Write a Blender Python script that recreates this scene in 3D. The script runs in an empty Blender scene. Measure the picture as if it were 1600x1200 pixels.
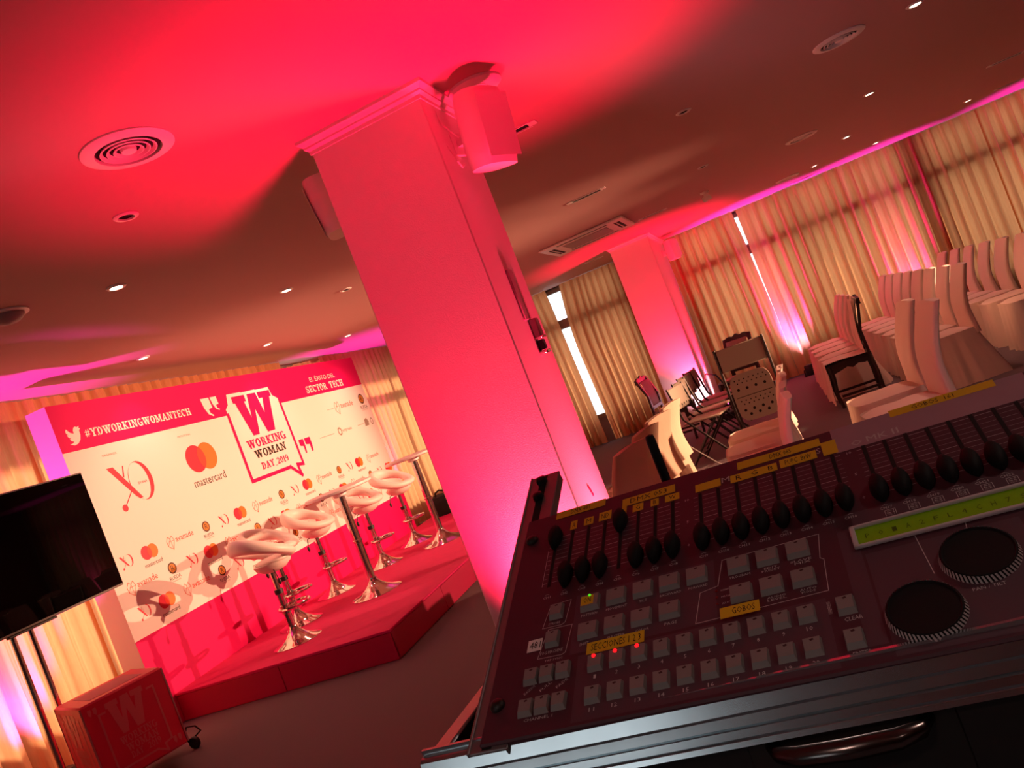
import bpy, bmesh, math, random
from math import sin, cos, pi, radians, sqrt
from mathutils import Vector, Matrix, noise

random.seed(7)
S = bpy.context.scene
COL = S.collection

# ------------------------------------------------------------------ camera
EYE = Vector((0.0, 0.0, 1.45))
ROLL, PITCH, YAW = 0.36979426, 0.00296682, 0.30890861
fw = Vector((-sin(YAW) * cos(PITCH), cos(YAW) * cos(PITCH), sin(PITCH)))
rt = Vector((cos(YAW), sin(YAW), 0))
up = rt.cross(fw)
ix = rt * cos(ROLL) - up * sin(ROLL)
iy = -(rt * sin(ROLL) + up * cos(ROLL))
cam_d = bpy.data.cameras.new('camera')
cam_d.sensor_width = 36.0
cam_d.lens = 36.0 * 1287.0 / 1600.0
cam_d.clip_start = 0.02
cam = bpy.data.objects.new('camera', cam_d)
COL.objects.link(cam)
cam.matrix_world = Matrix(((ix.x, -iy.x, -fw.x, EYE.x), (ix.y, -iy.y, -fw.y, EYE.y), (ix.z, -iy.z, -fw.z, EYE.z), (0, 0, 0, 1)))
S.camera = cam

# ------------------------------------------------------------------ view, world, lights
S.view_settings.view_transform = 'Standard'
S.view_settings.look = 'None'
S.view_settings.exposure = 0.0
S.view_settings.gamma = 1.0
S.view_settings.use_curve_mapping = False
S.cycles.sample_clamp_indirect = 4.0
S.cycles.max_bounces = 8
S.cycles.diffuse_bounces = 5
S.cycles.transparent_max_bounces = 12

W = bpy.data.worlds.new('daylight')
S.world = W
W.use_nodes = True
bg = W.node_tree.nodes['Background']
bg.inputs[0].default_value = (0.90, 0.97, 1.0, 1)
bg.inputs[1].default_value = 1.7


def spot(name, loc, target, power, color, size=60, blend=0.6, radius=0.05):
    d = bpy.data.lights.new(name, 'SPOT')
    d.energy = power
    d.color = color
    d.spot_size = radians(size)
    d.spot_blend = blend
    d.shadow_soft_size = radius
    o = bpy.data.objects.new(name, d)
    COL.objects.link(o)
    o.location = loc
    o.rotation_euler = (Vector(target) - Vector(loc)).to_track_quat('-Z', 'Y').to_euler()
    return o


PINK = (1.0, 0.002, 0.060)
MAGENTA = (1.0, 0.025, 0.60)
WARM = (1.0, 0.48, 0.28)
# floor uplights washing the two columns
spot('uplight_column_front', (-1.15, 3.02, 0.12), (-1.18, 3.12, 2.75), 660, PINK, 70, 1.0, 0.06)
spot('uplight_column_side', (-0.74, 3.50, 0.12), (-0.84, 3.48, 2.75), 560, PINK, 66, 1.0, 0.06)
spot('uplight_far_column', (-1.10, 11.12, 0.20), (-1.36, 11.5, 2.6), 520, PINK, 70, 0.7, 0.05)
spot('uplight_far_column_side', (-0.80, 12.3, 0.20), (-1.12, 12.4, 2.6), 420, PINK, 70, 0.7, 0.05)
# magenta uplights along the curtains
for nm, l, t, p, sz in (
        ('uplight_curtain_a', (0.27, 13.13, 0.24), (0.30, 13.34, 1.3), 760, 62),
        ('uplight_curtain_b', (2.05, 13.13, 0.24), (2.05, 13.34, 1.3), 760, 60),
        ('uplight_curtain_c', (4.55, 13.10, 0.24), (4.55, 13.32, 1.6), 520, 66),
        ('uplight_left_a', (-5.20, 4.06, 0.24), (-5.40, 4.12, 1.6), 620, 80),
        ('uplight_left_b', (-5.20, 10.25, 0.34), (-5.40, 10.25, 1.8), 420, 74)):
    spot(nm, l, t, p, MAGENTA, sz, 0.7, 0.05)
# unseen downlights continuing the rows, added to brighten console and chairs
for l, p in (((-0.4, -1.2, 2.72), 36), ((1.49, -1.2, 2.72), 36), ((1.49, 1.0, 2.72), 26), ((1.49, 3.4, 2.72), 45)):
    spot('downlight_beam', l, (l[0], l[1], 0), p, (1.0, 0.68, 0.58), 118, 0.5, 0.03)
# extra pale lamps added to whiten the glow at each uplight's foot
PALE = (1.0, 0.50, 0.60)
spot('foot_glow_fill', (-1.10, 2.96, 0.12), (-1.05, 3.225, 0.45), 62, PALE, 74, 1.0, 0.06)
spot('foot_glow_fill', (-0.66, 3.46, 0.12), (-0.955, 3.46, 0.55), 60, PALE, 70, 1.0, 0.06)
spot('foot_glow_fill', (-1.12, 11.20, 0.20), (-1.2, 11.5, 0.5), 40, PALE, 90, 1.0, 0.05)
spot('foot_glow_fill', (-0.80, 12.3, 0.20), (-1.09, 12.3, 0.5), 22, PALE, 90, 1.0, 0.05)
for l in ((0.27, 13.13, .24), (2.05, 13.13, .24), (4.55, 13.10, .24)):
    spot('foot_glow_fill', l, (l[0] + .02, 13.35, .65), 110, (0.85, 0.5, 1.0), 70, 1.0, 0.04)
for l in ((-5.20, 4.06, .24), (-5.20, 10.25, .34)):
    spot('foot_glow_fill', l, (-5.42, l[1] + .03, .75), 30, (0.85, 0.5, 1.0), 56, 1.0, 0.04)
# two warm stage spots on stands further right, outside the frame
spot('stage_spot_a', (4.35, 7.30, 1.80), (-4.9, 7.1, .85), 2900, WARM, 38, 0.5, 0.05)
spot('stage_spot_b', (4.30, 10.3, 1.80), (-4.9, 6.8, .85), 3200, WARM, 34, 0.5, 0.05)

sun_d = bpy.data.lights.new('sun', 'SUN')
sun_d.energy = 8.0
sun_d.color = (1.0, 0.9, 0.74)
sun_d.angle = radians(9)
sun = bpy.data.objects.new('sun', sun_d)
COL.objects.link(sun)
sun.rotation_euler = Vector((1.0, -0.25, -0.55)).to_track_quat('-Z', 'Y').to_euler()

# ------------------------------------------------------------------ colour and material helpers


def lin(c):
    if isinstance(c, str):
        c = tuple(int(c[i:i + 2], 16) / 255 for i in (0, 2, 4))
    return tuple((x / 12.92 if x <= 0.04045 else ((x + 0.055) / 1.055) ** 2.4) for x in c[:3])


def mat(name, col, rough=0.6, metal=0.0, noise_s=0, noise_a=0.15, bump=0, bump_s=60, emit=None, emit_s=0, spec=None, coat=0):
    m = bpy.data.materials.new(name)
    m.use_nodes = True
    nt = m.node_tree
    b = nt.nodes['Principled BSDF']
    c = lin(col)
    b.inputs['Base Color'].default_value = (*c, 1)
    b.inputs['Roughness'].default_value = rough
    b.inputs['Metallic'].default_value = metal
    if spec is not None:
        b.inputs['Specular IOR Level'].default_value = spec
    if coat:
        b.inputs['Coat Weight'].default_value = coat
    if noise_s or bump:
        tc = nt.nodes.new('ShaderNodeTexCoord')
    if noise_s:
        n = nt.nodes.new('ShaderNodeTexNoise')
        n.inputs['Scale'].default_value = noise_s
        n.inputs['Detail'].default_value = 5
        nt.links.new(tc.outputs['Object'], n.inputs['Vector'])
        r = nt.nodes.new('ShaderNodeMixRGB')
        r.inputs[1].default_value = (*[x * (1 - noise_a) for x in c], 1)
        r.inputs[2].default_value = (*[min(1, x * (1 + noise_a)) for x in c], 1)
        nt.links.new(n.outputs['Fac'], r.inputs[0])
        nt.links.new(r.outputs[0], b.inputs['Base Color'])
    if bump:
        n2 = nt.nodes.new('ShaderNodeTexNoise')
        n2.inputs['Scale'].default_value = bump_s
        n2.inputs['Detail'].default_value = 3
        nt.links.new(tc.outputs['Object'], n2.inputs['Vector'])
        bp = nt.nodes.new('ShaderNodeBump')
        bp.inputs['Strength'].default_value = bump
        bp.inputs['Distance'].default_value = 0.02
        nt.links.new(n2.outputs['Fac'], bp.inputs['Height'])
        nt.links.new(bp.outputs['Normal'], b.inputs['Normal'])
    if emit:
        b.inputs['Emission Color'].default_value = (*lin(emit), 1)
        b.inputs['Emission Strength'].default_value = emit_s
    return m


M = {}
M['paint'] = mat('white_paint', 'e9e2dc', 0.75, bump=0.04, bump_s=90)
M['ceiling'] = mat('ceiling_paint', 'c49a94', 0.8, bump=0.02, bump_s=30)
M['column'] = mat('column_paint', 'ece4e0', 0.6, bump=0.10, bump_s=160)
M['panelling'] = mat('wood_panelling', '6a3f30', 0.5, noise_s=5, noise_a=0.2)
M['carpet'] = mat('grey_carpet', '6b5f63', 0.95, noise_s=220, noise_a=0.35, bump=0.35, bump_s=400)
M['stage_red'] = mat('stage_carpet', 'd60664', 0.9, noise_s=14, noise_a=0.10, bump=0.1, bump_s=200)
M['skirt_red'] = mat('stage_skirt', 'b40448', 0.38, noise_s=3, noise_a=0.06)
M['panel_white'] = mat('print_white', 'f6eee6', 0.65, spec=0.2)
M['panel_red'] = mat('print_red', 'dc0462', 0.6, spec=0.2)
M['logo_red'] = mat('logo_red', 'd8143a', 0.5)
M['logo_orange'] = mat('logo_orange', 'f07a1e', 0.5)
M['logo_mid'] = mat('logo_vermilion', 'e8402a', 0.5)
M['logo_brown'] = mat('logo_brown', '3a2412', 0.5)
M['logo_gold'] = mat('logo_gold', 'c9822a', 0.5)
M['logo_grey'] = mat('logo_grey', '9a8a7c', 0.5)
M['logo_coral'] = mat('logo_coral', 'e2654a', 0.5)
M['ink'] = mat('black_ink', '2a1a10', 0.5)
M['chrome'] = mat('chrome', 'd8d4d0', 0.09, 1.0)
M['steel'] = mat('brushed_steel', 'b6b2ae', 0.3, 1.0)
M['handle'] = mat('worn_steel_handle', '6e6664', 0.22, 1.0)
M['alu'] = mat('aluminium', 'ccd6da', 0.22, 1.0, noise_s=40, noise_a=0.12)
M['rail'] = mat('zinc_rail', '8d8688', 0.5, 0.8)
M['pu'] = mat('white_leatherette', 'f2e6dc', 0.42, bump=0.02, bump_s=120)
M['white_plastic'] = mat('white_plastic', 'efe8e4', 0.4)
M['black'] = mat('black_plastic', '14110f', 0.5)
M['black_matte'] = mat('black_matte', '0e0c0c', 0.75)
M['black_cloth'] = mat('black_cloth', '17120f', 0.9, bump=0.2, bump_s=60)
M['bezel'] = mat('tv_bezel', '6a6058', 0.5)
M['screen'] = mat('tv_glass', '060506', 0.02, spec=0.12)
M['cube_red'] = mat('cube_print', 'd8103e', 0.5, noise_s=6, noise_a=0.06)
M['cube_light'] = mat('cube_print_light', 'd85a66', 0.5)
M['cube_edge'] = mat('cube_cardboard', 'b8606a', 0.7)
M['cover'] = mat('slipcover_cloth', 'e6d4c6', 0.9, bump=0.12, bump_s=25)
M['cover_cream'] = mat('slipcover_cream', 'd6bca2', 0.9, bump=0.12, bump_s=25)
M['wood'] = mat('dark_wood', '24120e', 0.35, noise_s=18, noise_a=0.3)
M['grey_plastic'] = mat('grey_chair_plastic', '8f8778', 0.5)
M['dark_metal'] = mat('dark_metal', '2c2826', 0.4, 0.7)
M['hole'] = mat('hole_black', '050404', 0.9)
M['vent_dark'] = mat('vent_dark', '120c0b', 0.8)
M['bulb'] = mat('lamp_lens', 'fff3e0', 0.4, emit='fff0d8', emit_s=9)
M['led_pink'] = mat('led_pink', 'ff60b0', 0.4, emit='ff3f9a', emit_s=6)
M['led_red'] = mat('led_red', 'ff2020', 0.4, emit='ff1018', emit_s=2.2)
M['led_red_off'] = mat('led_red_off', '7a1018', 0.4)
M['led_green'] = mat('led_green', '50ff20', 0.4, emit='58e020', emit_s=0.9)
M['lcd'] = mat('lcd_glass', '748e00', 0.4, noise_s=160, noise_a=0.15, emit='84b000', emit_s=0.05)
M['lcd_digit'] = mat('lcd_digit', '4a5a00', 0.5)
M['con'] = mat('console_paint', '4a2430', 0.55)
M['con_dark'] = mat('console_zone', '543842', 0.55)
M['con_print'] = mat('console_print', 'c4b8b8', 0.6)
M['key'] = mat('key_grey', '807a78', 0.5)
M['keylight'] = mat('key_led_window', '30181a', 0.4)
M['knob'] = mat('knob_black', '121011', 0.7, spec=0.2)
M['tape'] = mat('yellow_tape', 'dcb414', 0.6)
M['tape_white'] = mat('white_tape', 'e8dcd8', 0.6)
M['tape_ink'] = mat('tape_ink', '1e1606', 0.7)
M['tape_clear'] = mat('clear_tape', 'a8848c', 0.35, noise_s=40, noise_a=0.12)
M['case'] = mat('case_laminate', '15100f', 0.5, noise_s=60, noise_a=0.2)
M['rubber'] = mat('rubber', '1a1614', 0.6)
M['frame'] = mat('window_frame', '8d867c', 0.5, 0.3)
M['dark_wall'] = mat('parapet_wall', '8a8690', 0.8)
M['device_grey'] = mat('device_grey', '9a8a8c', 0.5)


def curtain_mat(name, c_d, c_t, tw):
    m = bpy.data.materials.new(name)
    m.use_nodes = True
    nt = m.node_tree
    nt.nodes.remove(nt.nodes['Principled BSDF'])
    out = nt.nodes['Material Output']
    d = nt.nodes.new('ShaderNodeBsdfDiffuse')
    t = nt.nodes.new('ShaderNodeBsdfTranslucent')
    mx = nt.nodes.new('ShaderNodeMixShader')
    tc = nt.nodes.new('ShaderNodeTexCoord')
    n = nt.nodes.new('ShaderNodeTexNoise')
    n.inputs['Scale'].default_value = 90
    mp = nt.nodes.new('ShaderNodeMapping')
    mp.inputs['Scale'].default_value = (1, 1, 0.15)
    nt.links.new(tc.outputs['Object'], mp.inputs[0])
    nt.links.new(mp.outputs[0], n.inputs['Vector'])
    for node, c in ((d, c_d), (t, c_t)):
        r = nt.nodes.new('ShaderNodeMixRGB')
        c = lin(c)
        r.inputs[1].default_value = (*[x * 0.88 for x in c], 1)
        r.inputs[2].default_value = (*[min(1, x * 1.1) for x in c], 1)
        nt.links.new(n.outputs['Fac'], r.inputs[0])
        nt.links.new(r.outputs[0], node.inputs[0])
    mx.inputs[0].default_value = tw
    nt.links.new(d.outputs[0], mx.inputs[1])
    nt.links.new(t.outputs[0], mx.inputs[2])
    nt.links.new(mx.outputs[0], out.inputs[0])
    return m


M['curtain'] = curtain_mat('gold_curtain', 'cc8c66', 'f2a46c', 0.5)


def glass_mat():
    m = bpy.data.materials.new('window_glass')
    m.use_nodes = True
    nt = m.node_tree
    nt.nodes.remove(nt.nodes['Principled BSDF'])
    t = nt.nodes.new('ShaderNodeBsdfTransparent')
    g = nt.nodes.new('ShaderNodeBsdfGlossy')
    g.inputs['Roughness'].default_value = 0.03
    mx = nt.nodes.new('ShaderNodeMixShader')
    mx.inputs[0].default_value = 0.06
    nt.links.new(t.outputs[0], mx.inputs[1])
    nt.links.new(g.outputs[0], mx.inputs[2])
    nt.links.new(mx.outputs[0], nt.nodes['Material Output'].inputs[0])
    return m


M['glass'] = glass_mat()

# ------------------------------------------------------------------ mesh builder


class MB:
    def __init__(self, tf=None):
        self.v, self.f, self.m = [], [], []
        self.tf = tf

    def add(self, vs, fs, mi=0):
        o = len(self.v)
        for p in vs:
            p = Vector(p)
            self.v.append(self.tf @ p if self.tf else p)
        for f in fs:
            self.f.append([o + i for i in f])
            self.m.append(mi)
        return self

    def box(self, x0, x1, y0, y1, z0, z1, mi=0):
        vs = [(x, y, z) for z in (z0, z1) for y in (y0, y1) for x in (x0, x1)]
        return self.add(vs, [(0, 2, 3, 1), (4, 5, 7, 6), (0, 1, 5, 4), (2, 6, 7, 3), (0, 4, 6, 2), (1, 3, 7, 5)], mi)

    def cbox(self, x0, x1, y0, y1, z0, z1, b=0.005, mi=0):
        c = ((x0 + x1) / 2, (y0 + y1) / 2, (z0 + z1) / 2)
        h = ((x1 - x0) / 2, (y1 - y0) / 2, (z1 - z0) / 2)
        b = min(b, min(h) * 0.9)
        idx, vs = {}, []
        for sx in (-1, 1):
            for sy in (-1, 1):
                for sz in (-1, 1):
                    for ax in range(3):
                        p = [sx * h[0], sy * h[1], sz * h[2]]
                        for k in range(3):
                            if k != ax:
                                p[k] -= (sx, sy, sz)[k] * b
                        idx[(sx, sy, sz, ax)] = len(vs)
                        vs.append((c[0] + p[0], c[1] + p[1], c[2] + p[2]))
        fs = []
        for ax in range(3):
            u, w = (ax + 1) % 3, (ax + 2) % 3
            for s in (-1, 1):
                q = []
                for a, d in ((-1, -1), (1, -1), (1, 1), (-1, 1)):
                    k = [0, 0, 0]
                    k[ax], k[u], k[w] = s, a, d
                    q.append(idx[(*k, ax)])
                fs.append(q if s > 0 else q[::-1])
            # edges along ax
            for a in (-1, 1):
                for d in (-1, 1):
                    k0, k1 = [0, 0, 0], [0, 0, 0]
                    k0[ax], k1[ax] = -1, 1
                    for k in (k0, k1):
                        k[u], k[w] = a, d
                    q = [idx[(*k0, u)], idx[(*k1, u)], idx[(*k1, w)], idx[(*k0, w)]]
                    fs.append(q if a * d < 0 else q[::-1])
        for sx in (-1, 1):
            for sy in (-1, 1):
                for sz in (-1, 1):
                    q = [idx[(sx, sy, sz, 0)], idx[(sx, sy, sz, 1)], idx[(sx, sy, sz, 2)]]
                    fs.append(q if sx * sy * sz > 0 else q[::-1])
        return self.add(vs, fs, mi)

    def grid(self, fn, nu, nv, mi=0, cu=False, cv=False):
        vs = [fn(i / (nu if cu else nu - 1), j / (nv if cv else nv - 1)) for j in range(nv) for i in range(nu)]
        fs = []
        for j in range(nv if cv else nv - 1):
            for i in range(nu if cu else nu - 1):
                a, b = j * nu + i, j * nu + (i + 1) % nu
                j2 = (j + 1) % nv
                fs.append((a, b, j2 * nu + (i + 1) % nu, j2 * nu + i))
        return self.add(vs, fs, mi)

    def lathe(self, prof, n=20, c=(0, 0, 0), ax=2, mi=0, cap=True):
        vs, fs = [], []
        for r, z in prof:
            for k in range(n):
                a = 2 * pi * k / n
                p = [r * cos(a), r * sin(a), z]
                if ax == 0:
                    p = [p[2], p[0], p[1]]
                elif ax == 1:
                    p = [p[1], p[2], p[0]]
                vs.append((p[0] + c[0], p[1] + c[1], p[2] + c[2]))
        for j in range(len(prof) - 1):
            for k in range(n):
                k2 = (k + 1) % n
                fs.append((j * n + k, j * n + k2, (j + 1) * n + k2, (j + 1) * n + k))
        if cap:
            fs.append(tuple(range(n))[::-1])
            fs.append(tuple(range((len(prof) - 1) * n, len(prof) * n)))
        return self.add(vs, fs, mi)

    def tube(self, pts, r, n=8, closed=False, mi=0):
        pts = [Vector(p) for p in pts]
        N = len(pts)
        vs, fs = [], []
        prev = None
        for i, p in enumerate(pts):
            a = pts[(i - 1) % N] if (closed or i > 0) else p
            b = pts[(i + 1) % N] if (closed or i < N - 1) else p
            t = (b - a).normalized()
            if prev is None:
                prev = Vector((0, 0, 1)) if abs(t.z) < 0.9 else Vector((1, 0, 0))
            u = (prev - t * prev.dot(t)).normalized()
            prev = u
            w = t.cross(u)
            rr = r[i] if isinstance(r, (list, tuple)) else r
            for k in range(n):
                an = 2 * pi * k / n
                vs.append(p + (u * cos(an) + w * sin(an)) * rr)
        for i in range(N if closed else N - 1):
            i2 = (i + 1) % N
            for k in range(n):
                k2 = (k + 1) % n
                fs.append((i * n + k, i * n + k2, i2 * n + k2, i2 * n + k))
        if not closed:
            fs.append(tuple(range(n))[::-1])
            fs.append(tuple(range((N - 1) * n, N * n)))
        return self.add(vs, fs, mi)

    def bar(self, a, b, w, h, mi=0, upv=(0, 0, 1)):
        a, b = Vector(a), Vector(b)
        t = (b - a).normalized()
        u = Vector(upv)
        s = t.cross(u)
        if s.length < 1e-4:
            s = t.cross(Vector((0, 1, 0)))
        s.normalize()
        u = s.cross(t)
        vs = [p + s * x * w / 2 + u * y * h / 2 for p in (a, b) for x, y in ((-1, -1), (1, -1), (1, 1), (-1, 1))]
        return self.add(vs, [(3, 2, 1, 0), (4, 5, 6, 7), (0, 1, 5, 4), (1, 2, 6, 5), (2, 3, 7, 6), (3, 0, 4, 7)], mi)

    def ell(self, c, r, nu=14, nv=8, mi=0):
        return self.grid(lambda u, v: (c[0] + r[0] * cos(2 * pi * u) * sin(pi * v), c[1] + r[1] * sin(2 * pi * u) * sin(pi * v), c[2] - r[2] * cos(pi * v)), nu, nv, mi, cu=True)

    def build(self, name, mats, parent=None, smooth=True, ang=40, label=None):
        me = bpy.data.meshes.new(name)
        me.from_pydata(self.v, [], self.f)
        if not isinstance(mats, (list, tuple)):
            mats = [mats]
        for m in mats:
            me.materials.append(m)
        me.polygons.foreach_set('material_index', self.m)
        if smooth:
            me.polygons.foreach_set('use_smooth', [True] * len(self.f))
            me.set_sharp_from_angle(angle=radians(ang))
        me.update()
        o = bpy.data.objects.new(name, me)
        COL.objects.link(o)
        if parent:
            o.parent = parent
        if label:
            o['label'] = label
        return o


def tag(o, label=None, cat=None, group=None, kind=None):
    for k, v in (('label', label), ('category', cat), ('group', group), ('kind', kind)):
        if v:
            o[k] = v
    return o


def thing(name, label, cat, loc=(0, 0, 0), rz=0.0, group=None):
    o = bpy.data.objects.new(name, None)
    o.empty_display_size = 0.1
    COL.objects.link(o)
    o.location = loc
    o.rotation_euler = (0, 0, rz)
    return tag(o, label, cat, group)


def kids(o):
    return [c for c in o.children]


def copy_thing(o, loc, rz, label, group=None):
    def rec(src, par):
        c = src.copy()
        COL.objects.link(c)
        if par:
            c.parent = par
        for ch in src.children:
            rec(ch, c)
        return c
    r = rec(o, None)
    r.location = loc
    r.rotation_euler = (0, 0, rz)
    return tag(r, label, None, group)


def text_mesh(txt, x0, x1, y0, y1, keep=False, res=2):
    """vertices and faces of a flat text fitted into a rectangle of the XY plane"""
    cu = bpy.data.curves.new('t', 'FONT')
    cu.body = txt
    cu.resolution_u = res
    ob = bpy.data.objects.new('t', cu)
    me = ob.to_mesh()
    vs = [tuple(v.co) for v in me.vertices]
    fs = [tuple(p.vertices) for p in me.polygons]
    ob.to_mesh_clear()
    bpy.data.objects.remove(ob)
    bpy.data.curves.remove(cu)
    if not vs:
        return [], []
    ax, bx = min(v[0] for v in vs), max(v[0] for v in vs)
    ay, by = min(v[1] for v in vs), max(v[1] for v in vs)
    sx = (x1 - x0) / max(bx - ax, 1e-6)
    sy = (y1 - y0) / max(by - ay, 1e-6)
    return [(x0 + (v[0] - ax) * sx, y0 + (v[1] - ay) * sy, 0) for v in vs], fs


# slab-serif letters: strokes in a box of height 1.  d: slanted or upright stroke, h: flat bar, a: arc, s: serif slab
T = 0.24
GL = {
    'W': (1.42, [('d', .2, 1, .45, 0, .26), ('d', .45, 0, .71, 1, .14), ('d', .71, 1, .97, 0, .26), ('d', .97, 0, 1.22, 1, .14), ('s', .2, .94), ('s', .71, .94), ('s', 1.22, .94)]),
    'O': (.92, [('a', .46, .5, .45, .52, 0, 360, T)]),
    'R': (.98, [('d', .25, 0, .25, 1, T), ('h', .25, .55, .94, .13), ('h', .25, .6, .47, .13), ('a', .52, .705, .32, .295, -95, 95, T), ('d', .58, .47, .82, 0, T), ('s', .25, .06), ('s', .25, .94), ('s', .82, .06)]),
    'K': (1.06, [('d', .25, 0, .25, 1, T), ('d', .34, .42, .82, 1, .15), ('d', .45, .55, .84, 0, T), ('s', .25, .06), ('s', .25, .94), ('s', .82, .94), ('s', .84, .06)]),
    'I': (.48, [('d', .24, 0, .24, 1, T), ('s', .24, .06), ('s', .24, .94)]),
    'N': (1.08, [('d', .22, 0, .22, 1, .14), ('d', .24, 1, .84, 0, T), ('d', .86, 0, .86, 1, .14), ('s', .2, .06), ('s', .2, .94), ('s', .88, .94)]),
    'G': (.98, [('a', .47, .5, .45, .52, 45, 330, T), ('d', .82, .02, .82, .48, .2), ('h', .55, .98, .45, .12)]),
    'M': (1.34, [('d', .22, 0, .22, 1, .15), ('d', .3, 1, .66, .08, .24), ('d', .66, .08, 1.02, 1, .15), ('d', 1.1, 0, 1.1, 1, T), ('s', .22, .06), ('s', .22, .94), ('s', 1.1, .06), ('s', 1.1, .94)]),
    'A': (1.04, [('d', .2, 0, .5, 1, .14), ('d', .54, 1, .84, 0, T), ('h', .28, .74, .32, .12), ('s', .18, .06), ('s', .86, .06)]),
    'D': (.98, [('d', .24, 0, .24, 1, T), ('h', .2, .5, .94, .13), ('h', .2, .5, .06, .13), ('a', .46, .5, .46, .5, -95, 95, T), ('s', .2, .06), ('s', .2, .94)]),
    'Y': (1.02, [('d', .5, 0, .5, .5, T), ('d', .5, .42, .2, 1, T), ('d', .52, .42, .82, 1, .15), ('s', .2, .94), ('s', .82, .94), ('s', .5, .06)]),
    'S': (.84, [('a', .42, .73, .36, .28, 20, 265, .2), ('a', .42, .27, .38, .28, -160, 95, .22), ('d', .72, .74, .72, .98, .12), ('d', .1, .02, .1, .3, .12)]),
    'E': (.9, [('d', .24, 0, .24, 1, T), ('h', .1, .8, .94, .13), ('h', .24, .62, .5, .13), ('h', .1, .84, .06, .13), ('d', .79, .68, .79, 1, .1), ('d', .82, 0, .82, .32, .1), ('d', .6, .38, .6, .62, .1)]),
    'C': (.92, [('a', .47, .5, .45, .52, 42, 318, T), ('d', .82, .66, .82, .98, .12)]),
    'T': (.94, [('d', .47, 0, .47, 1, T), ('h', .06, .88, .94, .13), ('d', .1, .66, .1, 1, .1), ('d', .84, .66, .84, 1, .1), ('s', .47, .06)]),
    'H': (1.1, [('d', .25, 0, .25, 1, T), ('d', .85, 0, .85, 1, T), ('h', .25, .85, .5, .13), ('s', .25, .06), ('s', .25, .94), ('s', .85, .06), ('s', .85, .94)]),
    '2': (.78, [('a', .38, .7, .34, .3, -30, 170, .2), ('d', .62, .55, .2, .1, .2), ('h', .08, .74, .08, .16)]),
    '0': (.82, [('a', .41, .5, .38, .51, 0, 360, .22)]),
    '1': (.5, [('d', .26, 0, .26, 1, .22), ('d', .1, .76, .2, .96, .1), ('s', .26, .06)]),
    '9': (.8, [('a', .4, .68, .36, .33, 0, 360, .2), ('a', .36, .52, .4, .5, -95, 20, .2)]),
    '#': (.9, [('d', .22, .05, .36, .95, .12), ('d', .54, .05, .68, .95, .12), ('h', .06, .86, .66, .12), ('h', .04, .84, .34, .12)]),
    '_': (.6, [('h', .02, .58, -.06, .07)]),
    ' ': (.4, []),
}


def slab_mesh(txt, x0, x1, y0, y1, gap=0.07):
    vs, fs = [], []
    cx = 0.0

    def quad(*p):
        o = len(vs)
        vs.extend(p)
        fs.append(tuple(range(o, o + len(p))))
    for ch in txt:
        w, ops = GL[ch]
        for op in ops:
            k = op[0]
            if k == 'd':
                _, ax, ay, bx, by, t = op
                quad((cx + ax - t / 2, ay), (cx + ax + t / 2, ay), (cx + bx + t / 2, by), (cx + bx - t / 2, by))
            elif k == 'h':
                _, ax, bx, y, t = op
                quad((cx + ax, y - t / 2), (cx + bx, y - t / 2), (cx + bx, y + t / 2), (cx + ax, y + t / 2))
            elif k == 's':
                _, x, y = op
                quad((cx + x - .22, y - .075), (cx + x + .22, y - .075), (cx + x + .22, y + .075), (cx + x - .22, y + .075))
            elif k == 'a':
                _, ox, oy, rx, ry, a0, a1, t = op
                n = max(6, int(abs(a1 - a0) / 20))
                for i in range(n):
                    p = []
                    for a, q in ((i, 0), (i + 1, 0), (i + 1, 1), (i, 1)):
                        an = radians(a0 + (a1 - a0) * a / n)
                        kx, ky = rx - t * q, ry - t * .62 * q
                        p.append((cx + ox + kx * cos(an), oy + ky * sin(an)))
                    quad(*p)
        cx += w + gap
    tot = cx - gap
    dz = {}
    for k, f in enumerate(fs):
        for i in f:
            dz[i] = 2e-5 * (k % 12)
    return [(x0 + v[0] / tot * (x1 - x0), y0 + v[1] * (y1 - y0), dz[i]) for i, v in enumerate(vs)], fs


# ------------------------------------------------------------------ room shell
CZ = 2.75
XL, XR, YF, YB = -5.70, 6.0, 13.60, -4.0


def wall_holes(name, axis, pos, thick, a0, a1, holes, zt, m, z1=CZ):
    """a wall with window openings: holes = [(a, b, z_low, z_high)]"""
    mb = MB()

    def bx(a, b, z0, z1_):
        if b - a < 1e-4 or z1_ - z0 < 1e-4:
            return
        if axis == 'x':
            mb.box(pos, pos + thick, a, b, z0, z1_)
        else:
            mb.box(a, b, pos, pos + thick, z0, z1_)
    cur = a0
    for h in holes:
        bx(cur, h[0], 0, z1)
        bx(h[0], h[1], 0, h[2])
        bx(h[0], h[1], h[3], z1)
        cur = h[1]
    bx(cur, a1, 0, z1)
    o = mb.build(name, m, None, False)
    return tag(o, None, None, None, 'structure')


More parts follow.
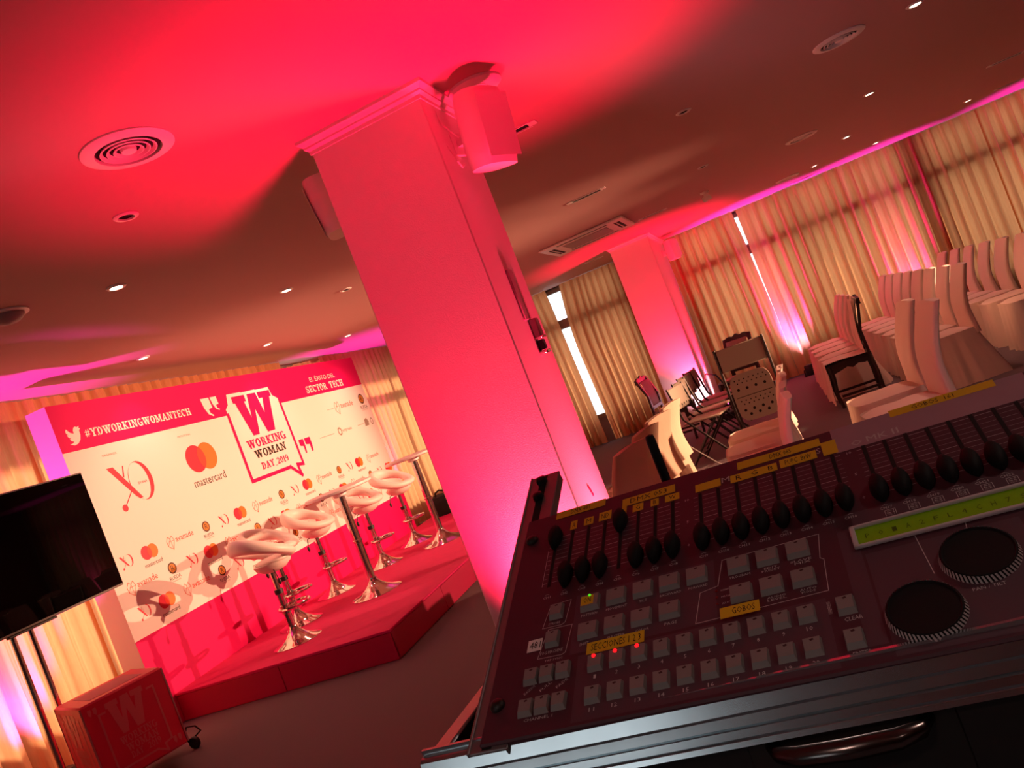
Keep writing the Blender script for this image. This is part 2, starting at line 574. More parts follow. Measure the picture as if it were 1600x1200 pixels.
far_holes = [(-5.3, -1.95, .42, 2.72), (-.95, 2.55, .42, 2.72), (2.8, 5.8, .42, 2.72)]
left_holes = [(2.4, 8.55, .42, 2.48), (8.72, 9.62, .42, 2.735), (9.9, 13.0, .42, 2.48)]
back_holes = [(-3.7, -1.8, .75, 2.05)]
wall_holes('wall_far', 'y', YF, .2, XL - .2, XR + .2, far_holes, CZ, M['dark_wall'])
wall_holes('wall_left', 'x', XL - .2, .2, YB, YF, left_holes, CZ, M['paint'])
wall_holes('wall_back', 'y', YB - .2, .2, XL - .2, XR + .2, back_holes, CZ, M['panelling'])
tag(MB().box(XR, XR + .2, YB, YF, 0, CZ).build('wall_right', M['panelling'], None, False), kind='structure')
tag(MB().box(XL - .2, XR + .2, YB - .2, YF + .2, -.1, 0).build('floor', M['carpet'], None, False), kind='structure')
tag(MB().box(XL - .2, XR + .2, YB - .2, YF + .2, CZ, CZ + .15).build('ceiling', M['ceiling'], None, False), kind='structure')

wn = 0
for axis, pos, holes in (('y', YF, far_holes), ('x', XL, left_holes), ('y', YB - .2, back_holes)):
    for (a, b, z0, z1) in holes:
        wn += 1
        mb = MB()
        p0, p1 = (pos - .05, pos + .05) if axis == 'y' else (pos - .05, pos + .05)

        def fb(u0, u1, w0, w1, target):
            if axis == 'y':
                target.box(u0, u1, p0, p1, w0, w1)
            else:
                target.box(p0, p1, u0, u1, w0, w1)
        n = max(1, round((b - a) / .85))
        fb(a, b, z0, z0 + .06, mb)
        fb(a, b, z1 - .06, z1, mb)
        for k in range(n + 1):
            u = a + (b - a) * k / n
            u = min(max(u, a + .03), b - .03)
            fb(u - .03, u + .03, z0, z1, mb)
        if z1 > 2.3:
            if axis == 'y':
                mb.box(a, b, pos - .15, p1, 2.04, 2.19)
            else:
                mb.box(p0, p1, a, b, 2.06, 2.16)
        fr = tag(mb.build('window_%d' % wn, M['frame'], None, False), kind='structure')
        g = MB()
        pm = (p0 + p1) / 2
        if axis == 'y':
            g.add([(a, pm, z0), (b, pm, z0), (b, pm, z1), (a, pm, z1)], [(0, 1, 2, 3)])
        else:
            g.add([(pm, a, z0), (pm, b, z0), (pm, b, z1), (pm, a, z1)], [(0, 1, 2, 3)])
        g.build('pane', M['glass'], fr, False)

# columns with a stepped crown moulding


def column(name, x0, x1, y0, y1):
    o = tag(MB().cbox(x0, x1, y0, y1, 0, CZ, .006).build(name, M['column'], None, True, 20), kind='structure')
    mb = MB()
    prof = [(.0, .066), (.006, .066), (.006, .050), (.020, .040), (.020, .032), (.034, .018), (.040, .014), (.040, .0)]
    vs, fs = [], []
    for d, h in prof:
        z = CZ - h
        vs += [(x0 - d, y0 - d, z), (x1 + d, y0 - d, z), (x1 + d, y1 + d, z), (x0 - d, y1 + d, z)]
    for j in range(len(prof) - 1):
        for k in range(4):
            k2 = (k + 1) % 4
            fs.append((j * 4 + k, j * 4 + k2, (j + 1) * 4 + k2, (j + 1) * 4 + k))
    mb.add(vs, fs)
    mb.build('crown_moulding', M['column'], o, False)
    return o


C1 = (-1.495, -.955, 3.225, 3.765)
col1 = column('column', *C1)
col2 = column('column', -1.645, -1.09, 11.5, 13.45)

# ------------------------------------------------------------------ curtains
CURT_N = 0


def curtain(label, axis, pos, e0, e1, z0=.02, z1=CZ - .01, per_m=8.5, amp=.052, side=1, seed=0, sag=None, group='pleated gold curtains'):
    """e0/e1: lists of (z, coordinate) for the two edges"""
    def edge(e, z):
        if not isinstance(e, (list, tuple)):
            return e
        e = sorted(e)
        if z <= e[0][0]:
            return e[0][1]
        for (a, ca), (b, cb) in zip(e, e[1:]):
            if z <= b:
                return ca + (cb - ca) * (z - a) / (b - a)
        return e[-1][1]
    wid = abs(edge(e1, 1.4) - edge(e0, 1.4))
    npl = max(2, int(wid * per_m))
    nu = npl * 8 + 1
    rng = random.Random(seed)
    ph = [rng.uniform(-.9, .9) for _ in range(npl + 2)]
    am = [rng.uniform(.55, 1.25) for _ in range(npl + 2)]

    def fn(u, v):
        z = z0 + (z1 - z0) * v
        if sag:
            z -= sag(u) * v
        t = u * npl
        i = int(t)
        f = t - i
        a = am[i] * (1 - f) + am[min(i + 1, npl)] * f
        p = ph[i] * (1 - f) + ph[min(i + 1, npl)] * f
        gather = .55 + .45 * min(1, (1 - v) * 4)
        spread = noise.noise(Vector((u * wid * 1.3, seed * 3.1, v * 1.2))) * .03 * (1 - v)
        off = amp * a * gather * (sin(2 * pi * t + p) + .5 * sin(4 * pi * t + 1.7 * p + 2 * v))
        off += amp * .9 * noise.noise(Vector((u * wid * 2.2, seed * 1.7, v * 1.6)))
        off *= min(1, u * wid / .10, (1 - u) * wid / .10)
        x = edge(e0, z) + (edge(e1, z) - edge(e0, z)) * u + spread * min(1, u * 6, (1 - u) * 6)
        return (pos + side * off, x, z) if axis == 'x' else (x, pos + side * off, z)
    o = MB().grid(fn, nu, 13).build('curtain', M['curtain'], None, True, 180)
    return tag(o, label, 'curtain', group)


curtain('gold curtain left of the bright window slit, beside the pink column', 'y', 13.35, -5.4,
        [(0, -3.06), (.46, -3.075), (2.16, -3.12), (2.74, -3.14)], seed=1)
curtain('gold curtain between the bright window slit and the far pink column', 'y', 13.35,
        [(0, -2.92), (.45, -2.928), (1.7, -2.974), (2.2, -2.95), (2.74, -2.883)], -1.62, seed=2)
curtain('gold curtain between the far pink column and the thin crack of daylight', 'y', 13.35, -1.086,
        [(0, .120), (1.14, .122), (2.2, .085), (2.74, .055)], seed=3, per_m=7)
curtain('gold curtain lit magenta from the floor, next to the thin crack of daylight', 'y', 13.35,
        [(0, .124), (1.14, .127), (2.2, .122), (2.74, .118)], 1.84, seed=4, per_m=7)
curtain('gold curtain behind the long middle row of covered chairs', 'y', 13.37, 1.82, 3.62, seed=5, per_m=7)
curtain('gold curtain at the far end behind the last rows of chairs', 'y', 13.35, 3.59, 5.95, seed=6, per_m=7)
curtain('gold curtain behind the large black television', 'x', -5.42, 1.34, 4.96, seed=8, per_m=6, amp=.045)
curtain('gold curtain rising above the hashtag end of the sponsor board', 'x', -5.445, 4.93, 8.72, seed=9, per_m=7, amp=.04)


def sagf(u):
    return .05 * max(0, sin(pi * min(1, u * 1.0))) ** .5 + .04 * max(0, sin(3 * pi * u)) + (0.06 if u < .12 else 0)


curtain('short curtain with a sagging top that leaks daylight above the sponsor board', 'x', -5.42, 8.70, 9.66, seed=10, per_m=9, sag=sagf)
curtain('gold curtain between the sponsor board and the near pink column', 'x', -5.445, 9.64, 13.3, seed=11, per_m=7, amp=.04)

# ------------------------------------------------------------------ ceiling fittings


def diffuser(loc, label, r=.165):
    t = thing('ceiling_diffuser', label, 'air vent', loc, 0, 'round ceiling diffusers')
    MB().lathe([(r, 0), (r, -.006), (r * .93, -.012), (r * .72, -.014), (r * .70, -.006), (r * .70, .0)], 40, cap=False).build('trim_ring', M['white_plastic'], t)
    MB().lathe([(r * .70, -.001), (.001, -.001)], 32, cap=False).build('duct_shadow', M['vent_dark'], t)
    for k, q in enumerate((.56, .42, .28)):
        MB().lathe([(r * q, -.002), (r * (q + .05), -.013), (r * (q + .02), -.015), (r * (q - .03), -.004)], 32, cap=False).build('cone_ring', M['white_plastic'], t)
    MB().lathe([(.001, -.016), (r * .16, -.015), (r * .18, -.004)], 24, cap=False).build('centre_cap', M['white_plastic'], t)
    return t


d0 = diffuser((-1.835, 2.52, CZ), 'round ringed ceiling diffuser nearest the near column, glowing red')
copy_thing(d0, (1.0, 5.77, CZ), 0, 'round dark ceiling diffuser beside the brightest downlight above the chairs')
copy_thing(d0, (.93, 9.07, CZ), 0, 'round ceiling diffuser midway above the chair rows, seen as a dark ellipse')
copy_thing(d0, (.89, 12.1, CZ), 0, 'round ceiling diffuser close to the magenta strip above the far curtain')
p0 = thing('ceiling_plate', 'round ceiling plate tucked above the wall loudspeaker of the near column', 'ceiling plate', (-.80, 3.56, CZ))
MB().lathe([(.125, 0), (.125, -.012), (.115, -.02), (.06, -.02), (.055, -.012), (.001, -.012)], 32, cap=False).build('plate', M['white_plastic'], p0)
MB().lathe([(.05, -.012), (.05, -.018), (.001, -.018)], 24, cap=False).build('centre_disc', M['white_plastic'], p0)


def downlight(loc, label, lit):
    t = thing('downlight', label, 'ceiling light', loc, 0, 'recessed downlights, lit' if lit else 'recessed downlights, off')
    MB().lathe([(.055, 0), (.055, -.004), (.048, -.009), (.036, -.009), (.034, -.002), (.034, 0)], 24, cap=False).build('trim_ring', M['white_plastic'], t)
    if lit:
        MB().lathe([(.034, -.004), (.001, -.004)], 20, cap=False).build('lamp', M['bulb'], t)
    else:
        MB().lathe([(.034, -.001), (.024, -.005), (.022, -.001), (.001, -.001)], 20, cap=False).build('lamp', M['vent_dark'], t)
    return t


lit_spots = [(-3.128, 3.755, 'lit downlight on its own at the television side of the ceiling'),
             (-3.167, 5.527, 'lit downlight midway between the near column and the stage'),
             (-4.614, 5.532, 'lit downlight over the hashtag end of the sponsor board'),
             (-4.614, 7.303, 'lit downlight over the big W of the sponsor board'),
             (-4.602, 9.008, 'lit downlight over the far end of the sponsor board'),
             (1.467, 5.785, 'lit downlight cut by the top edge of the photo, brightest of all'),
             (1.504, 8.266, 'lit downlight second nearest over the chair rows'),
             (1.526, 10.515, 'lit downlight third over the chair rows'),
             (1.252, 12.013, 'lit downlight beside the magenta ceiling strip, nearest the far column'),
             (2.107, 12.373, 'small lit downlight almost touching the magenta ceiling strip'),
             (3.209, 12.028, 'lit downlight alone near the far end of the magenta strip')]
dl = None
for x, y, lb in lit_spots:
    if dl is None:
        dl = downlight((x, y, CZ), lb, True)
    else:
        copy_thing(dl, (x, y, CZ), 0, lb, 'recessed downlights, lit')
for x, y, _ in lit_spots[:9]:
    spot('downlight_beam', (x, y, CZ - .03), (x, y, 0), 16 if x < 0 else 38, (1.0, .48, .36), 110, 0.8, 0.03)
du = downlight((-2.33, 3.015, CZ), 'unlit recessed downlight with pale double ring next to the near diffuser', False)
copy_thing(du, (-.027, 5.761, CZ), 0, 'unlit recessed downlight over the middle of the room', 'recessed downlights, off')
copy_thing(du, (-.057, 8.218, CZ), 0, 'unlit recessed downlight between the slot vent and the ceiling spotlight', 'recessed downlights, off')
copy_thing(du, (-3.149, 6.44, CZ), 0, 'unlit recessed downlight over the stage edge', 'recessed downlights, off')


def slot_vent(x0, x1, y, label, w=.075):
    t = thing('slot_vent', label, 'air vent', ((x0 + x1) / 2, y, CZ), 0, 'slot vents in the ceiling')
    L = (x1 - x0) / 2
    MB().box(-L, L, -w / 2, w / 2, -.0015, 0).build('slot', M['vent_dark'], t, False)
    f = MB()
    f.box(-L - .015, L + .015, -w / 2 - .012, -w / 2, -.008, 0).box(-L - .015, L + .015, w / 2, w / 2 + .012, -.008, 0)
    f.box(-L - .05, -L, -w / 2, w / 2, -.006, 0).box(L, L + .05, -w / 2, w / 2, -.006, 0)
    f.build('frame', M['white_plastic'], t, False)
    return t


slot_vent(-1.16, -.90, 7.09, 'dark slot vent in front of the ceiling air conditioner')
slot_vent(-1.0, -.80, 4.45, 'dark slot vent half hidden behind the wall loudspeaker')
slot_vent(2.94, 3.23, 9.82, 'slot vent at the edge of the photo above the far chairs')
slot_vent(3.6, 3.87, 12.14, 'slot vent tight against the magenta ceiling strip')
slot_vent(-2.08, -1.88, 12.03, 'slot vent on the shaded ceiling behind the far column')
slot_vent(-.92, -.66, 9.95, 'short slot vent at the corner of the ceiling air conditioner')
slot_vent(1.0, 1.3, 13.0, 'slot vent next to the magenta strip above the curtain crack', .06)

t = thing('air_conditioner', 'square ceiling cassette air conditioner with dark slots before the far column', 'air conditioner', (-1.52, 9.46, CZ))
a = .5
MB().cbox(-a, a, -a, a, -.028, -.001, .012).build('housing', M['white_plastic'], t)
MB().cbox(-.27, .27, -.27, .27, -.034, -.02, .006).build('intake_grille', M['device_grey'], t)
for rz in range(4):
    R = Matrix.Rotation(rz * pi / 2, 4, 'Z')
    MB(R).box(-.30, .30, -.43, -.36, -.0295, -.026).build('air_slot', M['vent_dark'], t, False)
    MB(R).box(-.30, .30, -.40, -.388, -.036, -.028).build('louver', M['white_plastic'], t, False)
t = thing('ceiling_spotlight', 'small pale spotlight fixed to the ceiling before the far curtain', 'spotlight', (-.158, 9.975, CZ))
MB().lathe([(.05, 0), (.05, -.02), (.02, -.025), (.02, -.05)], 16).build('base', M['white_plastic'], t)
MB(Matrix.Translation((0, 0, -.075)) @ Matrix.Rotation(radians(70), 4, 'Y')).lathe([(.028, -.05), (.04, .0), (.045, .05)], 16).build('lamp_head', M['white_plastic'], t)
t = thing('ceiling_sensor', 'blurred dome sensor on the ceiling at the very edge of the photo above the television', 'sensor', (-3.5, 3.36, CZ))
MB().lathe([(.085, 0), (.085, -.02), (.07, -.035), (.05, -.05), (.001, -.06)], 20, cap=False).build('dome', M['device_grey'], t)
MB().lathe([(.11, 0), (.11, -.008), (.085, -.012)], 20, cap=False).build('trim_ring', M['white_plastic'], t)

# ------------------------------------------------------------------ things on the columns


def wall_speaker(name, label, loc, rz, s=1.0, tilt=12):
    t = thing(name, label, 'loudspeaker', loc, rz)
    MB().box(-.02, .0, -.04 * s, .04 * s, -.05 * s, .05 * s).bar((-.01, 0, 0), (.07 * s, 0, 0), .03 * s, .03 * s).build('bracket', M['white_plastic'], t, False)
    R = Matrix.Translation((.06 * s, 0, 0)) @ Matrix.Rotation(radians(tilt), 4, 'Y')

    def body(u, v):
        # cross-section (rounded trapezoid) swept up: narrow at the back, bowed front
        an = 2 * pi * u
        cx, sx = cos(an), sin(an)
        k = 2.6
        rr = (abs(cx) ** k + abs(sx) ** k) ** (-1 / k)
        x, y = cx * rr, sx * rr
        zz = (v - .5) * .32 * s
        e = 1 - .10 * abs(2 * v - 1) ** 4
        return (.095 * s + x * .09 * s * e, y * (.115 * s + .02 * s * x) * e, zz)
    mb = MB(R).grid(body, 28, 9, cu=True)
    n = 28
    for base, rev in ((0, True), (8 * n, False)):
        idx = list(range(base, base + n))
        mb.f.append(idx[::-1] if rev else idx)
        mb.m.append(0)
    mb.build('cabinet', M['white_plastic'], t, True, 40)
    MB(R).grid(lambda u, v: ((.182 + .006 * cos((u - .5) * pi)) * s, (u - .5) * .2 * s, (v - .5) * .27 * s), 9, 5).build('grille', M['white_plastic'], t)
    return t


sp1 = wall_speaker('wall_loudspeaker', 'white wall loudspeaker bracketed to the side of the near column, glowing pink', (-.935, 3.47, 2.52), radians(-25), 1.0, 8)
MB().tube([(.01, -.10, .2), (.015, -.115, .1), (.03, -.12, .0), (.05, -.11, -.1), (.03, -.07, -.12), (.01, -.03, -.1)], .004, 6).tube([(.01, -.09, .2), (.03, -.1, .08), (.06, -.06, .0)], .004, 6).build('cable', M['white_plastic'], sp1)
wall_speaker('wall_loudspeaker', 'dark red wall loudspeaker in shade on the stage side of the near column', (-1.50, 3.52, 2.54), radians(180 + 22), .84, 6)
wall_speaker('wall_loudspeaker', 'small pink wall loudspeaker hung against the curtain beside the far column', (-1.06, 12.75, 2.5), radians(-30), .95, 0)

t = thing('wall_phone', 'slim grey handset holder with chrome clip on the near column', 'intercom', (-.955, 3.52, 1.72))
MB().cbox(0, .012, -.035, .035, -.02, .22, .004).build('back_plate', M['device_grey'], t)
MB().cbox(0, .035, .02, .075, -.11, -.02, .006).build('handset', M['device_grey'], t)
MB().cbox(0, .045, .015, .085, -.115, -.105, .003).build('clip', M['chrome'], t)
MB().cbox(0, .03, .03, .07, -.165, -.12, .004).build('switch_block', M['black'], t)
MB().cbox(0, .04, .01, .07, -.185, -.17, .004).build('tray', M['chrome'], t)
tag(MB(Matrix.Translation((-.955, 3.49, .9)) @ Matrix.Rotation(radians(-60), 4, 'X')).cbox(0, .004, -.03, .03, -.008, .008, .002).build('sticker', M['cube_red']), 'small dark red sticker low on the bright side of the near column', 'sticker')

# ------------------------------------------------------------------ stage and sponsor board
stage = thing('stage', 'low red carpeted stage platform with glossy red fascia', 'stage')
SX0, SX1, SY0, SY1, SZ = -4.915, -3.01, 4.90, 10.45, .215
MB().cbox(SX0, SX1, SY0, SY1, SZ - .02, SZ, .004).build('deck', M['stage_red'], stage)
for k in range(6):
    y0 = SY0 + k * (SY1 - SY0) / 6
    MB().cbox(SX1 - .018, SX1 - .003, y0 + .002, y0 + (SY1 - SY0) / 6 - .002, .002, SZ - .021, .003).build('fascia_panel', M['skirt_red'], stage)
for k in range(2):
    x0 = SX0 + k * (SX1 - SX0) / 2
    MB().cbox(x0 + .002, x0 + (SX1 - SX0) / 2 - .003, SY0 + .003, SY0 + .018, .002, SZ - .021, .003).build('fascia_panel', M['skirt_red'], stage)

PXF = -4.92
board = thing('sponsor_board', 'white and red sponsor board with large W speech bubble standing along the stage', 'display board')
MB().box(PXF - .2, PXF, 4.74, 9.50, .0, 2.545).build('core', M['panel_white'], board, False)
LAY = Matrix(((0, 0, 1, PXF), (1, 0, 0, 0), (0, 1, 0, 0), (0, 0, 0, 1)))   # (s, t, depth) -> (x, y, z)


class Print(MB):
    """flat print on the board, s = world y, t = world z"""

    def __init__(self, layer=1, tf=None):
        super().__init__((tf or LAY) @ Matrix.Translation((0, 0, layer * .0012)))

    def poly(self, pts, mi=0):
        d = 2e-5 * (len(self.f) % 20)
        return self.add([(p[0], p[1], d) for p in pts], [tuple(range(len(pts)))], mi)

    def rect(self, a, b, c, d, mi=0):
        return self.poly([(a, c), (b, c), (b, d), (a, d)], mi)

    def line(self, pts, w, mi=0, closed=False):
        P = [Vector(p) for p in pts]
        n = len(P)
        for i in range(n if closed else n - 1):
            a, b = P[i], P[(i + 1) % n]
            d = (b - a).normalized()
            nrm = Vector((-d.y, d.x)) * w / 2
            e = d * w / 2
            self.poly([a - e - nrm, b + e - nrm, b + e + nrm, a - e + nrm], mi)
        return self

    def disc(self, cx, cy, rx, ry, mi=0, n=28):
        return self.poly([(cx + rx * cos(2 * pi * k / n), cy + ry * sin(2 * pi * k / n)) for k in range(n)], mi)

    def ring(self, cx, cy, rx, ry, wx, wy, mi=0, n=28, sh=0):
        for k in range(n):
            a, b = 2 * pi * k / n, 2 * pi * (k + 1) / n
            self.poly([(cx + rx * cos(a), cy + ry * sin(a)), (cx + rx * cos(b), cy + ry * sin(b)),
                       (cx + sh + (rx - wx) * cos(b), cy + (ry - wy) * sin(b)), (cx + sh + (rx - wx) * cos(a), cy + (ry - wy) * sin(a))], mi)
        return self

    def text(self, s, a, b, c, d, mi=0):
        v, f = text_mesh(s, a, b, c, d)
        return self.add(v, f, mi)

    def slab(self, s, a, b, c, d, mi=0):
        v, f = slab_mesh(s, a, b, c, d)
        return self.add(v, f, mi)


Print(1).rect(4.74, 9.5, 2.176, 2.545).build('header_band', M['panel_red'], board, False, label='red header band')
Print(1).rect(4.74, 9.5, .0, .702).build('base_band', M['panel_red'], board, False, label='red lower band')
Print(2).slab('#YDWORKINGWOMANTECH', 5.0, 6.225, 2.258, 2.322).build('hashtag_lettering', M['panel_white'], board, False)
bird = [(-.5, .32), (-.42, .44), (-.22, .22), (.0, .14), (.02, .32), (.12, .46), (.24, .50), (.36, .45), (.5, .5), (.44, .38), (.54, .36), (.42, .26),
        (.40, .02), (.28, -.24), (.06, -.42), (-.22, -.48), (-.5, -.38), (-.3, -.36), (-.16, -.28), (-.32, -.22), (-.4, -.1), (-.28, -.1), (-.44, .0), (-.5, .14), (-.38, .1), (-.5, .22)]
Print(2).poly([(4.903 + .068 * p[0] * 2, 2.287 + .072 * p[1] * 2) for p in bird]).build('bird_emblem', M['panel_white'], board, False)


def quote(pr, x0, x1, z0, z1, flip=False, mi=0):
    """a pair of block quotation marks"""
    w = (x1 - x0)
    for k in range(2):
        a = x0 + k * w * .54
        q = [(0, 1), (.42, 1), (.42, .42), (.50, .12), (.46, .0), (.26, .12), (.16, .34), (.16, .5), (.0, .5)] if not flip else \
            [(0, 1), (.44, 1), (.44, .4), (.40, .0), (.28, .0), (.28, .5), (0, .5)]
        pr.poly([(a + p[0] * w, z0 + p[1] * (z1 - z0)) for p in q], mi)


pr = Print(2)
q1 = [(0, 1), (.46, 1), (.46, .42), (.22, .36), (.30, .12), (.5, 0), (.42, -.02), (.18, .1), (.04, .4)]
for x0, w, zt, zb in ((6.407, .125, 2.382, 2.20), (6.545, .095, 2.382, 2.245)):
    pr.poly([(x0, zt), (x0 + w * .95, zt), (x0 + w, zb + (zt - zb) * .45), (x0 + w * .55, zb + (zt - zb) * .40), (x0 + w * .60, zb + (zt - zb) * .18),
             (x0 + w * .9, zb + .01), (x0 + w * .8, zb), (x0 + w * .35, zb + (zt - zb) * .15), (x0 + w * .1, zb + (zt - zb) * .5)])
pr.build('opening_quote_mark', M['panel_white'], board, False)
pr = Print(2)
for x0, w in ((7.683, .09), (7.795, .115)):
    pr.poly([(x0, 1.742), (x0 + w, 1.742), (x0 + w * 1.0, 1.66), (x0 + w * .85, 1.585), (x0 + w * .6, 1.585), (x0 + w * .62, 1.665), (x0, 1.675)])
pr.build('closing_quote_mark', M['panel_red'], board, False)
# speech bubble: white field over the header band, red outline below it
Print(2).poly([(6.71, 1.49), (7.60, 1.49), (7.60, 2.235), (6.71, 2.235)]).build('bubble_field', M['panel_white'], board, False)
Print(3).line([(6.712, 2.176), (6.70, 1.50), (7.375, 1.503), (7.52, 1.385), (7.505, 1.503), (7.615, 1.49), (7.615, 2.176)], .036).build('bubble_outline', M['panel_red'], board, False)
wW = [(6.795, 2.376), (7.015, 2.376), (7.03, 2.37), (7.255, 2.376), (7.27, 2.37), (7.50, 2.374), (7.52, 2.28), (7.60, 2.235), (6.71, 2.235), (6.76, 2.27)]
Print(3).poly(wW).build('letter_shadow', M['panel_white'], board, False)


def big_w(pr, x0, x1, z0, z1, mi=0):
    w, h = x1 - x0, z1 - z0
    def P(*pts):
        pr.poly([(x0 + a * w, z0 + b * h) for a, b in pts], mi)
    P((0, 1), (.325, 1), (.325, .84), (.275, .84), (.355, .0), (.20, 0), (.045, .84), (0, .84))     # left thick stroke
    P((.40, 1), (.62, 1), (.70, .3), (.76, .0), (.58, 0), (.475, .62), (.355, 0), (.26, 0.1), (.33, .5))                                   # middle
    P((.665, 1), (1, 1), (1, .84), (.95, .84), (.78, 0), (.66, 0), (.64, .3), (.765, .84), (.665, .84))


pr = Print(4)
big_w(pr, 6.845, 7.497, 1.921, 2.342)
pr.build('letter_w', M['panel_red'], board, False)
Print(4).slab('WORKING', 6.825, 7.49, 1.803, 1.886).build('working_lettering', M['panel_red'], board, False)
Print(4).slab('WOMAN', 6.885, 7.425, 1.694, 1.774).build('woman_lettering', M['ink'], board, False)
Print(4).slab('DAY_2019', 6.923, 7.393, 1.574, 1.642).build('date_lettering', M['panel_red'], board, False)
Print(2).text('EL ÉXITO DEL', 8.34, 8.915, 2.335, 2.402).build('theme_lettering', M['panel_white'], board, False)
Print(2).slab('SECTOR', 8.195, 8.655, 2.214, 2.294).build('sector_lettering', M['panel_white'], board, False)
Print(2).slab('TECH', 8.725, 9.055, 2.214, 2.294).build('sector_lettering', M['panel_white'], board, False)
Print(1).text('ORGANIZA', 5.08, 5.23, 2.083, 2.099).build('credit_lettering', M['logo_grey'], board, False)
Print(1).text('PATROCINA', 5.945, 6.112, 2.083, 2.099).build('credit_lettering', M['logo_grey'], board, False)


def logo_yo(pr, x, z, s, small=''):
    """Y and O monogram with a dot"""
    def P(*pts):
        pr.poly([(x + a * s, z + b * s) for a, b in pts], 0)
    P((-1.15, .85), (-.80, .85), (.20, -.70), (.02, -.72), (-.16, -.55))
    P((-.30, .80), (-.24, .80), (-.40, .30), (-.46, .36))
    P((-.30, -.28), (-.25, -.30), (-.90, -.90), (-.94, -.88))
    pr.ring(x + .42 * s, z, .66 * s, .86 * s, .13 * s, .03 * s, 0, 26, -.10 * s)
    pr.disc(x - .93 * s, z - .90 * s, .15 * s, .15 * s)


def logo_circles(pr, x, z, s, txt=True):
    pr.disc(x - .42 * s, z, .68 * s, .68 * s, 0)
    pr.disc(x + .42 * s, z, .68 * s, .68 * s, 1)
    n = 10
    a0 = math.acos(.42 / .68)
    lens = [(x - .42 * s + .68 * s * cos(a), z + .68 * s * sin(a)) for a in [(-a0 + 2 * a0 * k / n) for k in range(n + 1)]]
    lens += [(x + .42 * s + .68 * s * cos(pi + a), z + .68 * s * sin(pi + a)) for a in [(-a0 + 2 * a0 * k / n) for k in range(n + 1)]]
    o = pr.tf
    pr.tf = pr.tf @ Matrix.Translation((0, 0, .0006))
    pr.poly(lens, 2)
    pr.tf = o
    pr.text('mastercard', x - 1.15 * s, x + 1.2 * s, z - 1.32 * s, z - .92 * s, 3)


def logo_avanade(pr, x, z, s):
    c = x - 1.35 * s
    pr.line([(c - .55 * s, z + .2 * s), (c - .25 * s, z + .6 * s), (c, z + .35 * s), (c + .3 * s, z + .6 * s), (c + .5 * s, z + .1 * s), (c + .05 * s, z - .75 * s), (c - .5 * s, z - .3 * s)], .05 * s, 0, True)
    pr.line([(c - .5 * s, z - .3 * s), (c, z + .35 * s), (c + .05 * s, z - .75 * s)], .04 * s, 0)
    pr.line([(c - .25 * s, z + .1 * s), (c + .5 * s, z + .1 * s)], .04 * s, 0)
    pr.text('avanade', x - .65 * s, x + 2.0 * s, z - .18 * s, z + .42 * s, 1)


def logo_rueda(pr, x, z, s):
    pr.ring(x, z + .1 * s, .62 * s, .62 * s, .14 * s, .14 * s, 0)
    pr.disc(x, z + .1 * s, .48 * s, .48 * s, 1)
    o = pr.tf
    pr.tf = pr.tf @ Matrix.Translation((0, 0, .0006))
    pr.text('R', x - .2 * s, x + .24 * s, z - .18 * s, z + .4 * s, 0)
    pr.tf = o
    pr.text('RUEDA', x - .85 * s, x + .85 * s, z - 1.12 * s, z - .72 * s, 0)
    pr.text('CONSULTORES', x - .7 * s, x + .7 * s, z - 1.34 * s, z - 1.22 * s, 2)


YM = [M['logo_red']]
CM = [M['logo_red'], M['logo_orange'], M['logo_mid'], M['logo_brown']]
AM = [M['logo_coral'], M['logo_mid']]
RM = [M['logo_brown'], M['logo_gold'], M['logo_grey']]
pr = Print(1)
logo_yo(pr, 5.29, 1.825, .19)
pr.text('DONA', 5.33, 5.43, 1.80, 1.82)
pr.build('sponsor_logo', YM, board, False, label='large red monogram of interlaced letters Y and O')
pr = Print(1)
logo_circles(pr, 6.145, 1.865, .185)
pr.build('sponsor_logo', CM, board, False, label='large overlapping red and orange discs over the word mastercard')
pr = Print(1)
logo_avanade(pr, 8.87, 1.97, .115)
pr.build('sponsor_logo', AM, board, False, label='avanade logo in the upper corner of the board')
pr = Print(1)
logo_rueda(pr, 9.345, 1.985, .105)
pr.build('sponsor_logo', RM, board, False, label='RUEDA logo in the upper corner of the board')
pr = Print(1)
pr.rect(8.10, 8.43, 1.684, 1.690).rect(9.02, 9.18, 1.686, 1.692).rect(8.47, 8.62, 1.968, 1.973)
pr.ring(8.57, 1.69, .045, .05, .018, .02).text('empresas', 8.63, 8.86, 1.66, 1.70)
pr.poly([(9.20, 1.65), (9.30, 1.65), (9.32, 1.70), (9.28, 1.75), (9.22, 1.73)])
pr.ring(9.40, 1.69, .035, .045, .012, .012)
pr.build('credit_line', M['logo_grey'], board, False)
LOGO = [(0, logo_yo, YM, .055), (.241, logo_circles, CM, .082), (.60, logo_avanade, AM, .082), (.935, logo_rueda, RM, .075)]
protos = {}
for row, (z, ph) in enumerate(((1.272, 4.94), (1.072, 4.405), (.872, 4.93))):
    k = 0
    while True:
        base = ph + 1.182 * k
        if base > 9.5:
            break
        for j, (dx, fn, ms, s) in enumerate(LOGO):
            x = base + dx
            if 4.84 < x < 9.38:
                if j not in protos:
                    pr = Print(1, Matrix(((0, 0, 1, 0), (1, 0, 0, 0), (0, 1, 0, 0), (0, 0, 0, 1))))
                    fn(pr, 0, 0, s)
                    o = pr.build('sponsor_logo', ms, board, False)
                    protos[j] = o
                else:
                    o = protos[j].copy()
                    COL.objects.link(o)
                o.location = (PXF, x, z)
        k += 1

# ------------------------------------------------------------------ bar stools and bar tables
seat_prof = 40


